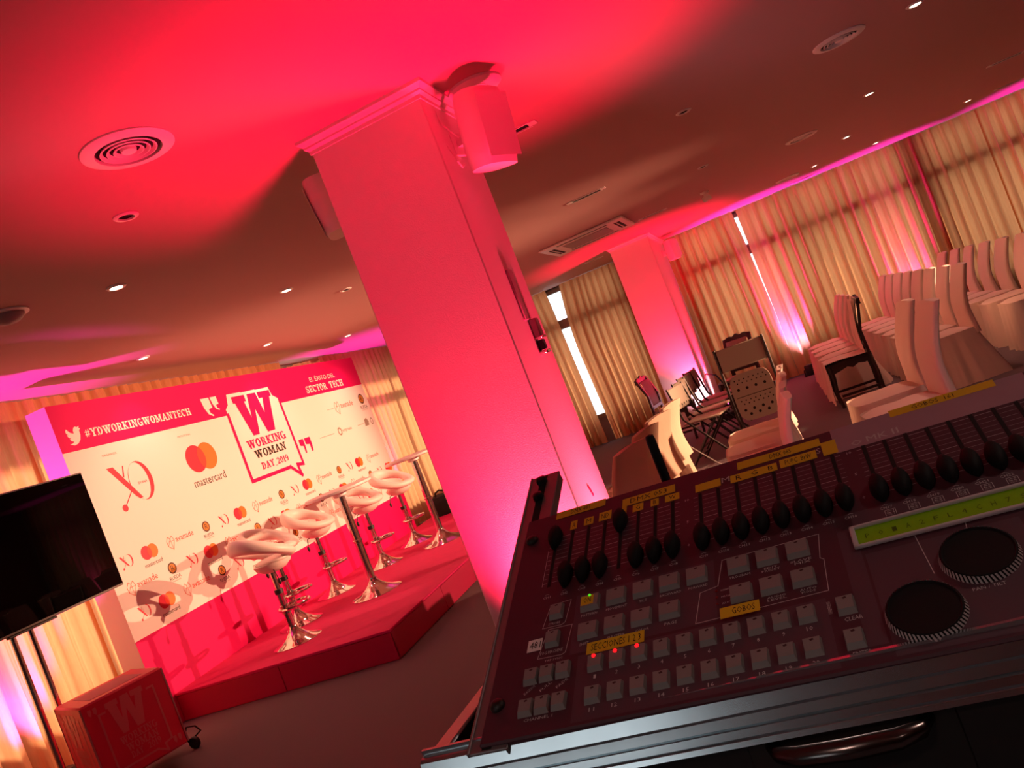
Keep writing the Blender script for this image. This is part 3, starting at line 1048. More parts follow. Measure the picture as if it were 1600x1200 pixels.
def make_stool(label):
    t = thing('bar_stool', label, 'bar stool', (0, 0, 0), 0, 'white bar stools on the stage')
    MB().lathe([(.192, 0), (.192, .006), (.18, .012), (.13, .028), (.085, .055), (.05, .09), (.036, .115), (.033, .13)], 32).build('base', M['chrome'], t)
    c = MB().lathe([(.030, .125), (.030, .40), (.033, .405), (.033, .42), (.022, .425), (.022, .575)], 20).build('gas_lift', M['chrome'], t)
    MB().lathe([(.034, .395), (.034, .43)], 20).build('collar', M['black'], c)
    fr = [(.06 + .12 * cos(a) + .02, .13 * sin(a), .27 + .005 * cos(a)) for a in [2 * pi * k / 24 for k in range(24)]]
    MB().tube(fr, .011, 8, True).build('footrest', M['chrome'], t)
    MB().lathe([(.038, .235), (.038, .30)], 16).tube([(.03, 0, .27), (.08, 0, .27)], .01, 6).build('footrest_clamp', M['chrome'], t)
    lv = MB().tube([(0, -.02, .60), (-.03, -.12, .585), (-.035, -.15, .52)], .004, 6).build('lever', M['black'], t)
    MB().ell((-.036, -.152, .50), (.013, .013, .026)).build('lever_knob', M['black'], lv)

    def ring(u, v):
        a = 2 * pi * u
        k = ((1 - cos(a)) / 2)
        cz = .665 + .185 * k ** 1.2
        R = .158 + .02 * k
        cx, cy = R * cos(a) * 1.02, R * 1.12 * sin(a)
        rr = .062 * (1 - k) + .038 * k
        rv = .036 * (1 - k) + .058 * k
        b = 2 * pi * v
        lean = .03 * k
        dr, dz = rr * cos(b), rv * sin(b)
        return ((R + dr + lean) * cos(a) * 1.02, (R + dr + lean) * 1.12 * sin(a), cz + dz - .25 * dr * k)
    MB().grid(ring, seat_prof, 14, cu=True, cv=True).build('seat_ring', M['pu'], t, True, 180)
    MB().ell((.045, 0, .652), (.135, .165, .034), 24, 10).build('seat_pad', M['pu'], t, True, 180)
    MB().lathe([(.04, .565), (.09, .578), (.135, .61), (.15, .645)], 24, (.035, 0, 0)).build('seat_plate', M['pu'], t)
    return t


st0 = make_stool('white ring-seat bar stool nearest the camera, turned with its back to us')
st0.location = (-4.08, 5.37, SZ)
st0.rotation_euler = (0, 0, radians(62))
for (x, y, rz, lb) in ((-4.44, 5.967, 5, 'white ring-seat bar stool right behind the nearest stool, close to the board'),
                       (-4.57, 6.82, 8, 'white ring-seat bar stool in the middle, standing alone before the board'),
                       (-4.36, 7.48, 0, 'white ring-seat bar stool half hidden behind the nearer bar table'),
                       (-4.35, 8.27, -8, 'white ring-seat bar stool farthest away, below the farther bar table top')):
    copy_thing(st0, (x, y, SZ), radians(rz), lb, 'white bar stools on the stage')
bt = thing('bar_table', 'round white bar table on chrome pedestal, nearer one between the stools', 'bar table', (-3.81, 6.245, SZ), 0, 'bar tables on the stage')
MB().lathe([(.225, 0), (.225, .006), (.21, .013), (.15, .03), (.1, .055), (.06, .09), (.042, .12), (.04, .14)], 36).build('base', M['chrome'], bt)
MB().lathe([(.036, .13), (.036, .46), (.041, .465), (.041, .485), (.036, .49), (.036, .89)], 20).build('pedestal', M['chrome'], bt)
MB().lathe([(.05, .885), (.06, .89), (.06, .925)], 20).build('hub', M['white_plastic'], bt)
MB().lathe([(.285, .925), (.295, .93), (.298, .94), (.295, .95), (.285, .953)], 40).build('tabletop', M['white_plastic'], bt)
copy_thing(bt, (-3.77, 7.745, SZ), 0, 'round white bar table on chrome pedestal, farther one touching the near column edge', 'bar tables on the stage')

# black bags at the far end of the stage


def lumpy_bag(name, label, loc, sx, sy, sz, seed, rz=0):
    t = thing(name, label, 'bag', loc, rz)

    def fn(u, v):
        a = 2 * pi * u
        k = 5
        rr = (abs(cos(a)) ** k + abs(sin(a)) ** k) ** (-1 / k)
        n = noise.noise(Vector((cos(a) * 1.7 + seed, sin(a) * 1.7, v * 2.2)))
        w = 1 - .25 * max(0, v - .75) * 4 + .12 * n
        return (sx / 2 * rr * cos(a) * w, sy / 2 * rr * sin(a) * w, sz * v * (1 + .10 * n))
    mb = MB().grid(fn, 24, 9, cu=True)
    mb.f.append(list(range(8 * 24, 9 * 24)))
    mb.m.append(0)
    mb.build('body', M['black_cloth'], t)
    MB().tube([(-sx * .25, 0, sz * .95), (-sx * .2, 0, sz * 1.18), (0, 0, sz * 1.28), (sx * .2, 0, sz * 1.18), (sx * .25, 0, sz * .95)], .012, 6).build('strap', M['black_cloth'], t)
    return t


lumpy_bag('equipment_bag', 'slumped black equipment bag at the far end of the stage, next to the board', (-4.66, 9.95, SZ), .30, .50, .24, 3, radians(8))
lumpy_bag('equipment_bag', 'taller black equipment bag on the stage, beside the near column edge', (-4.30, 10.15, SZ), .30, .26, .38, 9, radians(-15))

# ------------------------------------------------------------------ television, its stand, and the printed cube
t = thing('television', 'large black flat television on a chrome stand before the sponsor board', 'television', (-4.75, 3.90, 1.565))
MB().cbox(-.05, -.004, -.775, .775, -.43, .43, .004).build('bezel', M['bezel'], t, label='grey bezel')
MB().cbox(-.006, .002, -.765, .765, -.415, .42, .001).build('screen', M['screen'], t)
MB().cbox(-.11, -.05, -.4, .4, -.3, .3, .01).build('rear_housing', M['black'], t)
MB().cbox(-.03, .0, -.18, .18, -.445, -.43, .003).build('sensor_bar', M['black'], t)
t = thing('tv_stand', 'wheeled chrome twin-pole stand carrying the television', 'stand', (-4.88, 3.90, 0))
for yy in (-.06, .07):
    MB().tube([(0, yy, .09), (0, yy, 1.85)], .02, 12).build('pole', M['chrome'], t)
for z in (1.25, 1.75):
    MB().cbox(-.01, .018, -.35, .35, z - .03, z + .03, .004).build('mounting_bar', M['black'], t)
MB().cbox(-.06, .06, -.42, .42, .07, .10, .005).build('crossbar', M['black'], t)
for yy in (-.38, .38):
    leg = MB().bar((-.28, yy, .10), (.55, yy * .95, .10), .05, .03).build('base_leg', M['black'], t, False)
    for xx in (-.25, .60):
        c = MB().lathe([(.036, -.014), (.04, -.008), (.04, .008), (.036, .014)], 18, (xx + .02, yy * .95, .04), ax=1).build('castor', M['rubber'], leg)
    MB().tube([(.60, yy * .95 - .018, .045), (.58, yy * .95 - .018, .10), (.60, yy * .95, .15), (.66, yy * .95 + .01, .14), (.68, yy * .95 + .02, .10), (.62, yy * .95 + .018, .07)], .006, 6).build('brake_lever', M['dark_metal'], leg)

cube = thing('printed_cube', 'red cardboard cube seat printed with a W speech bubble, by the television stand', 'cube seat', (-4.438, 3.955, .118), radians(63.9))
CH = .25
MB().cbox(-CH, CH, -CH, CH, 0, .5, .012).build('body', M['cube_red'], cube)


def cube_print(rot, d):
    tf = rot @ Matrix(((1, 0, 0, 0), (0, 0, -1, -CH - .0005), (0, 1, 0, .25), (0, 0, 0, 1)))
    pr = Print(1, tf)
    big_w(pr, -.12, .105, -.005, .205)
    pr.slab('WORKING', -.105, .115, -.062, -.018)
    pr.slab('WOMAN', -.085, .105, -.115, -.07)
    pr.slab('DAY', -.075, -.005, -.16, -.122)
    pr.slab('2019', .025, .105, -.16, -.122)
    pr.line([(-.13, .16), (-.165, .16), (-.165, -.19), (.07, -.19), (.125, -.225), (.12, -.18), (.165, -.17), (.165, .17), (.13, .17)], .012)
    for x0, z1 in ((-.215, .215), (-.185, .215)):
        pr.poly([(x0, z1), (x0 + .02, z1), (x0 + .02, z1 - .025), (x0 + .012, z1 - .045), (x0, z1 - .03)])
    for x0, z1 in ((.17, -.17), (.2, -.17)):
        pr.poly([(x0, z1), (x0 + .02, z1), (x0 + .02, z1 - .025), (x0 + .012, z1 - .045), (x0, z1 - .03)])
    pr.build('bubble_print', M['cube_light'], cube, False)


cube_print(Matrix.Identity(4), 0)
cube_print(Matrix.Rotation(-pi / 2, 4, 'Z'), 1)
for sx in (-1, 1):
    for sy in (-1, 1):
        MB().box(sx * (CH - .003) - .005, sx * (CH - .003) + .005, sy * (CH - .003) - .005, sy * (CH - .003) + .005, .01, .49).build('worn_edge', M['cube_edge'], cube, False)
MB().box(-.16, .16, -.16, .16, .5, .5015).build('lid_flap', M['cube_edge'], cube, False)

# ------------------------------------------------------------------ floor uplights
def par_light(label, loc, rz, tilt=20, lensm='led_pink'):
    t = thing('floor_uplight', label, 'uplight', loc, rz, 'black floor uplights')
    MB().lathe([(.07, 0), (.085, .02), (.085, .14), (.075, .16)], 20).build('housing', M['black'], t)
    MB().lathe([(.072, .155), (.001, .156)], 20, cap=False).build('lens', M[lensm], t)
    MB().tube([(.1, 0, 0), (.1, 0, .08), (.085, 0, .1)], .01, 6).tube([(-.1, 0, 0), (-.1, 0, .08), (-.085, 0, .1)], .01, 6).cbox(-.12, .12, -.05, .05, 0, .012, .003).build('yoke', M['black_matte'], t)
    return t


pl = par_light('black floor uplight at the foot of the magenta curtain by the daylight crack', (.30, 12.98, 0), 0)
copy_thing(pl, (2.05, 12.95, 0), 0, 'black floor uplight hidden behind the long middle chair row', 'black floor uplights')
copy_thing(pl, (-5.17, 4.06, 0), .3, 'black floor uplight under the television, throwing a violet streak', 'black floor uplights')
copy_thing(pl, (-5.15, 10.2, SZ * 0), .3, 'black floor uplight behind the end of the sponsor board', 'black floor uplights')
copy_thing(pl, (-.78, 12.3, 0), .6, 'black floor uplight beside the foot of the far column', 'black floor uplights')
t = thing('moving_light', 'black moving light with two glowing pink segments on the floor by the far column', 'stage light', (-.93, 11.25, 0), radians(15))
MB().cbox(-.13, .13, -.1, .1, 0, .09, .01).build('base', M['black'], t)
MB().cbox(-.12, -.09, -.05, .05, .09, .27, .008).cbox(.09, .12, -.05, .05, .09, .27, .008).build('yoke', M['black'], t)
MB().lathe([(.06, -.09), (.085, -.05), (.085, .05), (.07, .09)], 18, (0, 0, .22), ax=1).build('head', M['black'], t)
MB().cbox(-.05, -.005, -.107, -.1, .20, .25, .002).cbox(.005, .05, -.107, -.1, .20, .25, .002).build('led_segment', M['led_pink'], t)
cb = MB().tube([(-1.07, 11.46, .25), (-1.06, 11.42, .6), (-1.02, 11.40, .66), (-.90, 11.42, .60), (-.76, 11.44, .25), (-.72, 11.44, .013)], .012, 6).build('cable', M['black'])
tag(cb, 'black cable looping off the corner of the far column', 'cable')

# ------------------------------------------------------------------ chairs


def cover_parts(t, h, m, wseat=.46, zs=.47, flare=.03, fback=.0, lean=.10, seed=0, back_w=.42, to_floor=.0, th=.055):
    """slipcover facing -x: back sheath, seat cover and skirt"""
    def back(u, v):
        # closed section around the sheath, v runs up
        k = 6
        an = 2 * pi * u
        rr = (abs(cos(an)) ** k + abs(sin(an)) ** k) ** (-1 / k)
        w = back_w * (1 - .10 * v)
        crv = -.035 * sin(pi * v) + lean * v ** 1.6
        x = .20 + crv + th / 2 * (1.15 - .35 * v) * rr * cos(an)
        y = w / 2 * rr * sin(an)
        z = zs - .06 + (h - zs + .06) * v
        if v > .99:
            z += .012 * cos(pi * y / w)
        x += .006 * sin(9 * v + 5 * y * 6 + seed) * (1 - v)
        return (x, y, z)
    mb = MB().grid(back, 28, 12, cu=True)
    n = 28
    mb.f.append(list(range(11 * n, 12 * n)))
    mb.m.append(0)
    mb.build('back_cover', m, t, True, 50)

    def skirt(u, v):
        an = 2 * pi * u
        k = 5
        rr = (abs(cos(an)) ** k + abs(sin(an)) ** k) ** (-1 / k)
        ln = 1 - v
        rip = .012 * ln * sin(14 * an + seed) + .010 * ln * sin(23 * an + 2 * seed)
        fx = .245 + flare * ln + rip
        fy = wseat / 2 + flare * ln + rip
        x = -.04 + (fx + (fback * ln if cos(an) > 0 else 0)) * rr * cos(an)
        y = fy * rr * sin(an)
        z = to_floor + (zs - to_floor) * v
        return (x, y, z)
    MB().grid(skirt, 72, 8, cu=True).build('skirt', m, t, True, 70)

    def seat(u, v):
        an = 2 * pi * u
        k = 5
        rr = (abs(cos(an)) ** k + abs(sin(an)) ** k) ** (-1 / k)
        q = 1 - v
        x = -.04 + (.247) * rr * cos(an) * q
        y = (wseat / 2 + .002) * rr * sin(an) * q
        z = zs - .012 + .03 * (1 - q ** 4) + .004 * sin(30 * x + seed) * q
        return (x, y, z)
    MB().grid(seat, 40, 6, cu=True).build('seat_cover', m, t, True, 70)


def cov_chair(label, group, h=1.02, m='cover', **kw):
    t = thing('covered_chair', label, 'chair', (0, 0, 0), 0, group)
    cover_parts(t, h, M[m], **kw)
    return t


ORD = ['nearest', 'second', 'third', 'fourth', 'fifth', 'sixth', 'seventh', 'eighth']
tall = None
# long middle row of eight
gB = 'covered chairs of the long middle row'
for i in range(8):
    x = 1.40 - .012 * i
    y = 8.36 + .60 * i
    lb = '%s slipcover chair from the camera in the long middle row of eight' % ORD[i]
    if tall is None:
        tall = cov_chair(lb, gB, fback=.13)
        tall.location = (x, y, 0)
        tall.rotation_euler = (0, 0, radians(4))
    else:
        copy_thing(tall, (x, y, 0), radians(4 + random.uniform(-2, 2)), lb, gB)
gC = 'covered chairs of the rear row'
for i in range(7):
    copy_thing(tall, (2.36 - .03 * i, 9.15 + .62 * i, 0), radians(3 + random.uniform(-2, 2)),
               '%s slipcover chair in the rear row behind the long middle row' % ORD[i], gC)
copy_thing(tall, (3.42, 10.4, 0), 0, 'lone slipcover chair whose top shows behind the rear row at the photo edge')
copy_thing(tall, (.60, 5.54, 0), radians(6), 'white slipcover chair just beyond the console, near one of a pair', 'pair of covered chairs beyond the console')
copy_thing(tall, (.58, 6.22, 0), radians(5), 'white slipcover chair just beyond the console, far one of a pair', 'pair of covered chairs beyond the console')
# row before the far curtain: a bare-backed wooden one and four behind it
gA = 'covered chairs of the short row before the daylight crack'
for i in range(4):
    copy_thing(tall, (.62, 9.95 + .62 * i, 0), radians(-1 + random.uniform(-2, 2)),
               '%s slipcover chair in the short row behind the wooden chair with the thrown-over cover' % ('first', 'second', 'third', 'fourth')[i], gA)


def wood_chair(label, loc, rz, h=.98, draped=False):
    t = thing('wooden_chair', label, 'chair', loc, rz)
    for sy in (-1, 1):
        MB().tube([(.20, .2 * sy, 0), (.205, .2 * sy, .25), (.19, .2 * sy, .47)], [.017, .019, .022], 8).build('leg', M['wood'], t)
        MB().tube([(-.22, .2 * sy, 0), (-.235, .2 * sy, .15), (-.215, .205 * sy, .32), (-.22, .2 * sy, .45)], [.018, .016, .022, .03], 8).build('leg', M['wood'], t)
        MB().bar((.19, .2 * sy, .45), (.185, .2 * sy, .7), .045, .03, upv=(1, 0, 0)).bar((.185, .2 * sy, .7), (.27, .2 * sy, h), .045, .03, upv=(1, 0, 0)).build('stile', M['wood'], t, False)
        MB().bar((-.2, .2 * sy, .12), (.2, .2 * sy, .12), .02, .025).build('stretcher', M['wood'], t, False)
        ap = [(-.22, .45), (.2, .45), (.2, .39), (.12, .385), (.06, .40), (.0, .375), (-.05, .40), (-.12, .38), (-.22, .36)]
        a = MB()
        a.add([(p[0], sy * .215, p[1]) for p in ap] + [(p[0], sy * .195, p[1]) for p in ap],
              [tuple(range(9)), tuple(range(17, 8, -1))] + [(k, 9 + k, 9 + (k + 1) % 9, (k + 1) % 9) for k in range(9)])
        a.build('apron', M['wood'], t, False)
    tr = [(-.21, .0), (-.21, .06), (-.12, .085), (-.06, .07), (0, .1), (.06, .07), (.12, .085), (.21, .06), (.21, .0)]
    a = MB()
    a.add([(.255, p[0], h - .06 + p[1]) for p in tr] + [(.285, p[0], h - .06 + p[1]) for p in tr],
          [tuple(range(9))[::-1], tuple(range(9, 18))] + [(k, (k + 1) % 9, 9 + (k + 1) % 9, 9 + k) for k in range(9)])
    a.build('crest_rail', M['wood'], t, False)
    MB().box(.17, .2, -.2, .2, .52, .56).build('lower_rail', M['wood'], t, False)
    MB().cbox(-.23, .2, -.22, .22, .44, .475, .01).build('seat', M['wood'] if draped else M['grey_plastic'], t)
    if draped:
        MB().grid(lambda u, v: (.155 + .085 * max(0, v - .3) ** 1.5 + .004 * sin(20 * u), (u - .5) * .4, .46 + (h - .45) * v), 14, 10).grid(
            lambda u, v: (.185 + .085 * max(0, v - .3) ** 1.5, (u - .5) * .36, .60 + (h - .60) * v), 8, 10).build('back_cover', M['cover'], t)
        MB().grid(lambda u, v: (-.255 + .42 * v - .01 * sin(9 * u), (u - .5) * .46 + .0, .485 + .012 * sin(6 * u + 5 * v) * .6), 14, 8).build('seat_cover', M['cover'], t)
        MB().grid(lambda u, v: (-.255 - .03 * (1 - v) - .015 * (1 - v) * sin(16 * u), (u - .5) * .46, .05 + .435 * v), 24, 6).build('front_drape', M['cover'], t)
    else:
        MB().grid(lambda u, v: (.185 + .07 * max(0, v - .3) ** 1.3, (u - .5) * .34, .56 + (h - .6) * v), 6, 8).build('back_pad', M['grey_plastic'], t)
    return t


wood_chair('dark wooden chair with bare carved side and a slipcover thrown over its seat', (.60, 9.26, 0), 0, 1.02, True)
wood_chair('dark wooden chair silhouetted against the gold curtain beside the far column', (-1.50, 10.7, 0), radians(170), .94)
wood_chair('dark wooden chair behind the upright folded chair', (-.62, 11.6, 0), radians(60), .98)

# cream covers over lower folding chairs
gD = 'cream covered chairs beside the near column'
low = None
for i, (x, y, rz) in enumerate(((-1.24, 4.84, -18), (-1.24, 5.44, -14), (-1.22, 6.04, -17), (-1.20, 6.64, -13))):
    lb = '%s cream slipcover chair in the row just behind the near column' % ('nearest', 'second', 'third', 'farthest')[i]
    if low is None:
        low = cov_chair(lb, gD, h=.87, m='cover_cream', wseat=.48, back_w=.48, flare=.03, lean=.08)
        low.location = (x, y, 0)
        low.rotation_euler = (0, 0, radians(rz))
    else:
        copy_thing(low, (x, y, 0), radians(rz), lb, gD)
gE = 'slipcover chairs of the row behind the console'
low2 = None
for i, (x, y, rz) in enumerate(((-.32, 4.75, 3), (-.32, 5.33, -3), (-.31, 5.91, 2), (-.31, 6.5, -2))):
    lb = '%s slipcover chair in the edge-on row seen right over the console top' % ('nearest', 'second', 'third', 'farthest')[i]
    if low2 is None:
        low2 = cov_chair(lb, gE, h=.86, m='cover', wseat=.46, back_w=.42, flare=.03, lean=.06, seed=2)
        low2.location = (x, y, 0)
        low2.rotation_euler = (0, 0, radians(rz))
    else:
        copy_thing(low2, (x, y, 0), radians(rz), lb, gE)


def hole_disc(mb, x, y, z, r, n=8):
    mb.add([(x, y + r * cos(2 * pi * k / n), z + r * sin(2 * pi * k / n)) for k in range(n)], [tuple(range(n))])


def fold_chair(label, loc, rz, group=None):
    """open folding chair facing +x"""
    t = thing('folding_chair', label, 'chair', loc, rz, group)
    MB().cbox(-.235, -.215, -.21, .21, .60, .84, .008).build('backrest', M['grey_plastic'], t)
    hb = MB()
    for k in range(5):
        hole_disc(hb, -.2135, -.14 + .07 * k, .64, .014)
        hole_disc(hb, -.2365, -.14 + .07 * k, .64, .014)
    hb.build('vent_holes', M['hole'], t, False)
    MB().cbox(-.2, .2, -.2, .2, .435, .455, .008).build('seat', M['grey_plastic'], t)
    for sy in (-1, 1):
        MB().tube([(-.23, .22 * sy, .85), (-.17, .22 * sy, .5), (.23, .22 * sy, 0)], .012, 8).build('frame_tube', M['dark_metal'], t)
        MB().tube([(.14, .19 * sy, .43), (-.26, .19 * sy, 0)], .011, 8).build('leg', M['dark_metal'], t)
    MB().tube([(-.2, -.19, .07), (-.2, .19, .07)], .009, 6).tube([(.17, -.22, .08), (.17, .22, .08)], .009, 6).build('stretcher', M['dark_metal'], t)
    return t


gF = 'open folding chairs before the far column'
fc = fold_chair('open grey folding chair, nearest in the row before the far column', (-.90, 8.6, 0), radians(-15), gF)
for i, (x, y, rz) in enumerate(((-.91, 9.15, -12), (-.90, 9.7, -16), (-.88, 10.25, -13))):
    copy_thing(fc, (x, y, 0), radians(rz), 'open grey folding chair, %s in the row before the far column' % ('second', 'third', 'farthest')[i], gF)
t = thing('folded_chair', 'grey folding chair folded flat and stood upright, with perforated seat', 'chair', (-.36, 8.0, 0), radians(-8))
UPR = Matrix.Rotation(radians(-5), 4, 'X')
MB(UPR).cbox(-.22, .22, -.012, .012, .84, 1.06, .008).build('backrest', M['grey_plastic'], t)
for sx in (-1, 1):
    MB(UPR).tube([(.235 * sx, 0, 0.01), (.235 * sx, 0, 1.07)], .014, 8).build('frame_tube', M['dark_metal'], t)
    MB(UPR).tube([(.205 * sx, -.03, .05), (.205 * sx, -.03, .62)], .012, 8).build('leg', M['dark_metal'], t)


def seat_fn(u, v):
    an = 2 * pi * u
    k = 5
    rr = (abs(cos(an)) ** k + abs(sin(an)) ** k) ** (-1 / k)
    return (.195 * rr * cos(an), -.03 + .024 * (v - .5), .56 + .225 * rr * sin(an))


mb = MB(UPR).grid(seat_fn, 36, 2, cu=True)
mb.f.append(list(range(36)))
mb.m.append(0)
mb.f.append(list(range(36, 72))[::-1])
mb.m.append(0)
mb.build('seat', M['grey_plastic'], t, True, 40)
hb = MB(UPR)


def holey(x, z, r, n=8):
    hb.add([(x + r * cos(2 * pi * k / n), -.0435, z + r * sin(2 * pi * k / n)) for k in range(n)], [tuple(range(n))])


for blk in (0, 1):
    zt = .73 - blk * .2
    for j in range(2):
        for k in range(7):
            holey(-.14 + .046 * k + .02 * (j % 2), zt - .032 * j, .007)
    for k in range(4):
        holey(-.13 + .085 * k, zt - .09, .014)
    for k in range(3 * blk):
        holey(-.09 + .085 * k, zt - .135, .014)
hb.add([(-.17, -.0436, .565), (.17, -.0436, .565), (.17, -.0436, .571), (-.17, -.0436, .571)], [(0, 1, 2, 3)])
hb.build('vent_holes', M['hole'], t, False)
ln = MB().tube([(-1.02, 6.95, .52), (-.82, 7.2, .20), (-.66, 7.35, .012)], .006, 6).build('prop_rod', M['steel'])
tag(ln, 'thin bright metal rod slanting down to the floor beside the cream covers', 'rod')

# ------------------------------------------------------------------ flight case and lighting console
OC = Vector((-0.29051954, 0.79399212, 1.31463519))
EX = Vector((0.99879302, -0.0474726, -0.01260381))
EY = Vector((-0.04853735, -0.91463737, -0.40135097))
EZ = Vector((0.00752526, 0.4014783, -0.91583762))
CON = Matrix(((EX.x, -EY.x, -EZ.x, OC.x), (EX.y, -EY.y, -EZ.y, OC.y), (EX.z, -EY.z, -EZ.z, OC.z), (0, 0, 0, 1)))
MMs = Matrix.Diagonal((.001, -.001, .001, 1))     # panel millimetres, y down the panel
con = thing('lighting_console', 'dark grey lighting console with faders, keys and yellow tape labels', 'lighting console')
con.matrix_world = CON


class PM(MB):
    """geometry in panel millimetres (x right, y towards the operator, h up)"""

    def __init__(self, extra=None):
        super().__init__()
        self.extra = extra

    def add(self, vs, fs, mi=0):
        o = len(self.v)
        for p in vs:
            p = Vector(p)
            if self.extra:
                p = self.extra @ p
            self.v.append(Vector((p.x * .001, -p.y * .001, p.z * .001)))
        for f in fs:
            self.f.append([o + i for i in f][::-1])
            self.m.append(mi)
        return self

    def rect(self, a, b, c, d, h, mi=0):
        return self.add([(a, c, h), (b, c, h), (b, d, h), (a, d, h)], [(0, 1, 2, 3)], mi)

    def line(self, pts, w, h, mi=0, closed=False):
        P = [Vector(p) for p in pts]
        n = len(P)
        for i in range(n if closed else n - 1):
            a, b = P[i], P[(i + 1) % n]
            d = (b - a).normalized()
            nr = Vector((-d.y, d.x)) * w / 2
            q = [a - d * w / 2 - nr, b + d * w / 2 - nr, b + d * w / 2 + nr, a - d * w / 2 + nr]
            self.add([(p.x, p.y, h) for p in q], [(0, 1, 2, 3)], mi)
        return self

    def text(self, s, a, b, c, d, h, mi=0):
        v, f = text_mesh(s, a, b, -d, -c, res=1)
        return self.add([(p[0], -p[1], h) for p in v], [q[::-1] for q in f], mi)


PW, PH = 482.6, 266.0
PM().cbox(0, PW, 0, PH, -60, 0, 1.5).build('chassis', M['con'], con, True, 30)
# darker and lighter printed zones
z = PM()
for a, b, c, d in ((68, 190, 130, 196), (76, 268, 199, 262), (287, 300, 120, 250), (287, 482, 118, 136), (302, 404, 166, 262)):
    z.rect(a, b, c, d, .15)
z.build('printed_zone', M['con_dark'], con, False)
slotx = [37.8 + 16.878 * i + 9.33 * ((i >= 8) + (i >= 16)) for i in range(24)]
pos = [.04] + [.93] * 3 + [.08] + [.93] * 19
sl = PM()
for x in slotx:
    PM().cbox(x - 1.6, x + 1.6, 36.5, 108.5, -.5, .25, .2).build('fader_slot', M['hole'], con, False)
knob_me = None
for i, x in enumerate(slotx):
    y = 40 + 64 * pos[i]
    if knob_me is None:
        k = PM()
        k.grid(lambda u, v: (7.0 * cos(2 * pi * u) * sin(pi / 2 * v) ** .75,
                             (17.0 if sin(2 * pi * u) > 0 else 15.0) * sin(2 * pi * u) * sin(pi / 2 * v) ** .75 * (1 - .16 * abs(cos(2 * pi * u))),
                             1.2 + 9.8 * cos(pi / 2 * v) ** .8 if v < .999 else 1.2), 20, 9, cu=True)
        k.lathe([(1.3, 0), (1.3, 3)], 8)
        knob_me = k.build('fader_knob', M['knob'], con, True, 60)
        knob_me.location = (x * .001, -y * .001, 0)
    else:
        c = knob_me.copy()
        COL.objects.link(c)
        c.location = (x * .001, -y * .001, 0)
# fader scale
sc = PM()
for g in range(3):
    xs = slotx[g * 8:(g + 1) * 8]
    ends = [xs[0] - 6.2] + xs + [xs[-1] + 6.5]
    for r in range(11):
        y = 41.5 + 6.2 * r
        w = .42 if r in (0, 5, 10) else .22
        for a, b in zip(ends, ends[1:]):
            aa = a + (2.4 if a in xs else 0)
            bb = b - (2.4 if b in xs else 0)
            sc.rect(aa, bb, y - w / 2, y + w / 2, .2)
sc.line([(31, 58), (31, 106.5)], .4, .2)
for x in (169.8, 314):
    for s_, y in (('10', 41.4), ('5', 72.4), ('0', 103.4)):
        sc.text(s_, x - (1.9 if s_ == '10' else 1.0), x + (1.9 if s_ == '10' else 1.0), y - 1.6, y + 1.6, .2)
sc.build('fader_scale', M['con_print'], con, False)['kind'] = 'stuff'
lt = PM()
for i, x in enumerate(slotx):
    s_ = 'CH%d' % (i + 1)
    w = 3.6 if i < 9 else 4.6
    lt.text(s_, x - w, x + w, 120.6, 123.6, .2)
    lt.line([(x - 2, 119.0), (x, 118.0), (x + 2, 119.0)], .3, .2)
for i in range(10):
    lt.text(str(i + 1), 92.1 + 17.93 * i - (1.0 if i < 9 else 2.2), 92.1 + 17.93 * i + (1.0 if i < 9 else 2.2), 221.6, 225.2, .2)
    lt.text(str(i + 11), 91.9 + 17.93 * i - 2.2, 91.9 + 17.93 * i + 2.2, 251.6, 255.0, .2)
lt.text('PATTERN', 74.5, 89, 154.5, 157.2, .2).text('MOVEMENT', 97, 115.5, 154.5, 157.2, .2).text('TILT', 126, 133, 154.5, 157.0, .2).text('BACKWARD', 144, 162, 154.5, 157, .2).text('FORWARD', 168, 184, 154.5, 157, .2)
lt.text('SHIFT', 76, 84, 186, 189, .2).text('SHUTTER', 100, 115, 186, 188.6, .2).text('COLOR', 124, 135, 186, 188.6, .2).text('PAGE', 148, 158, 186, 189, .2)
lt.text('STROBE', 44, 55, 154.8, 157.4, .2).text('FOG MACHINE', 41, 61, 186, 189.2, .2).text('TAP SYNC', 46, 62, 195.4, 197.4, .2)
lt.text('PROGRAM', 202, 218, 154.2, 156.8, .2).text('EDIT', 229, 239, 154.0, 156.0, .2).text('PRESET', 227, 241, 156.6, 158.8, .2).text('SLAVE', 249, 265, 154.2, 156.4, .2).text('MIX', 252, 264, 157, 159.2, .2)
lt.text('MUSIC', 203, 217, 185.2, 187.4, .2).text('AUDIO', 228, 242, 185.2, 187.2, .2).text('LEVEL', 228, 242, 187.8, 189.8, .2).text('AUTO', 252, 264, 185.2, 187.4, .2).text('MODE', 253, 263, 188, 190, .2)
lt.text('MANUAL', 194, 203, 165.5, 167.3, .2).text('MUSIC', 194, 203, 172.5, 174.3, .2).text('AUTO', 194, 203, 179.5, 181.3, .2)
lt.text('CLEAR', 277, 289, 221, 224.6, .2).text('ENTER', 277, 289, 251.5, 254.6, .2)
lt.text('PAN / TILT', 358, 378, 220.2, 223.0, .2).text('CHANNEL 1', 36, 60, 249.8, 252.4, .2)
for k, s_ in enumerate(('BLACKOUT', 'FULL', 'FADE')):
    e = Matrix.Translation((33 + 14 * k, 227, 0)) @ Matrix.Rotation(radians(-38), 4, 'Z')
    p = PM(e)
    p.text(s_, 0, 11, -2.6, 0, .2)
    lt.v += p.v
    lt.f += [[q + len(lt.v) - len(p.v) for q in f] for f in p.f]
    lt.m += p.m
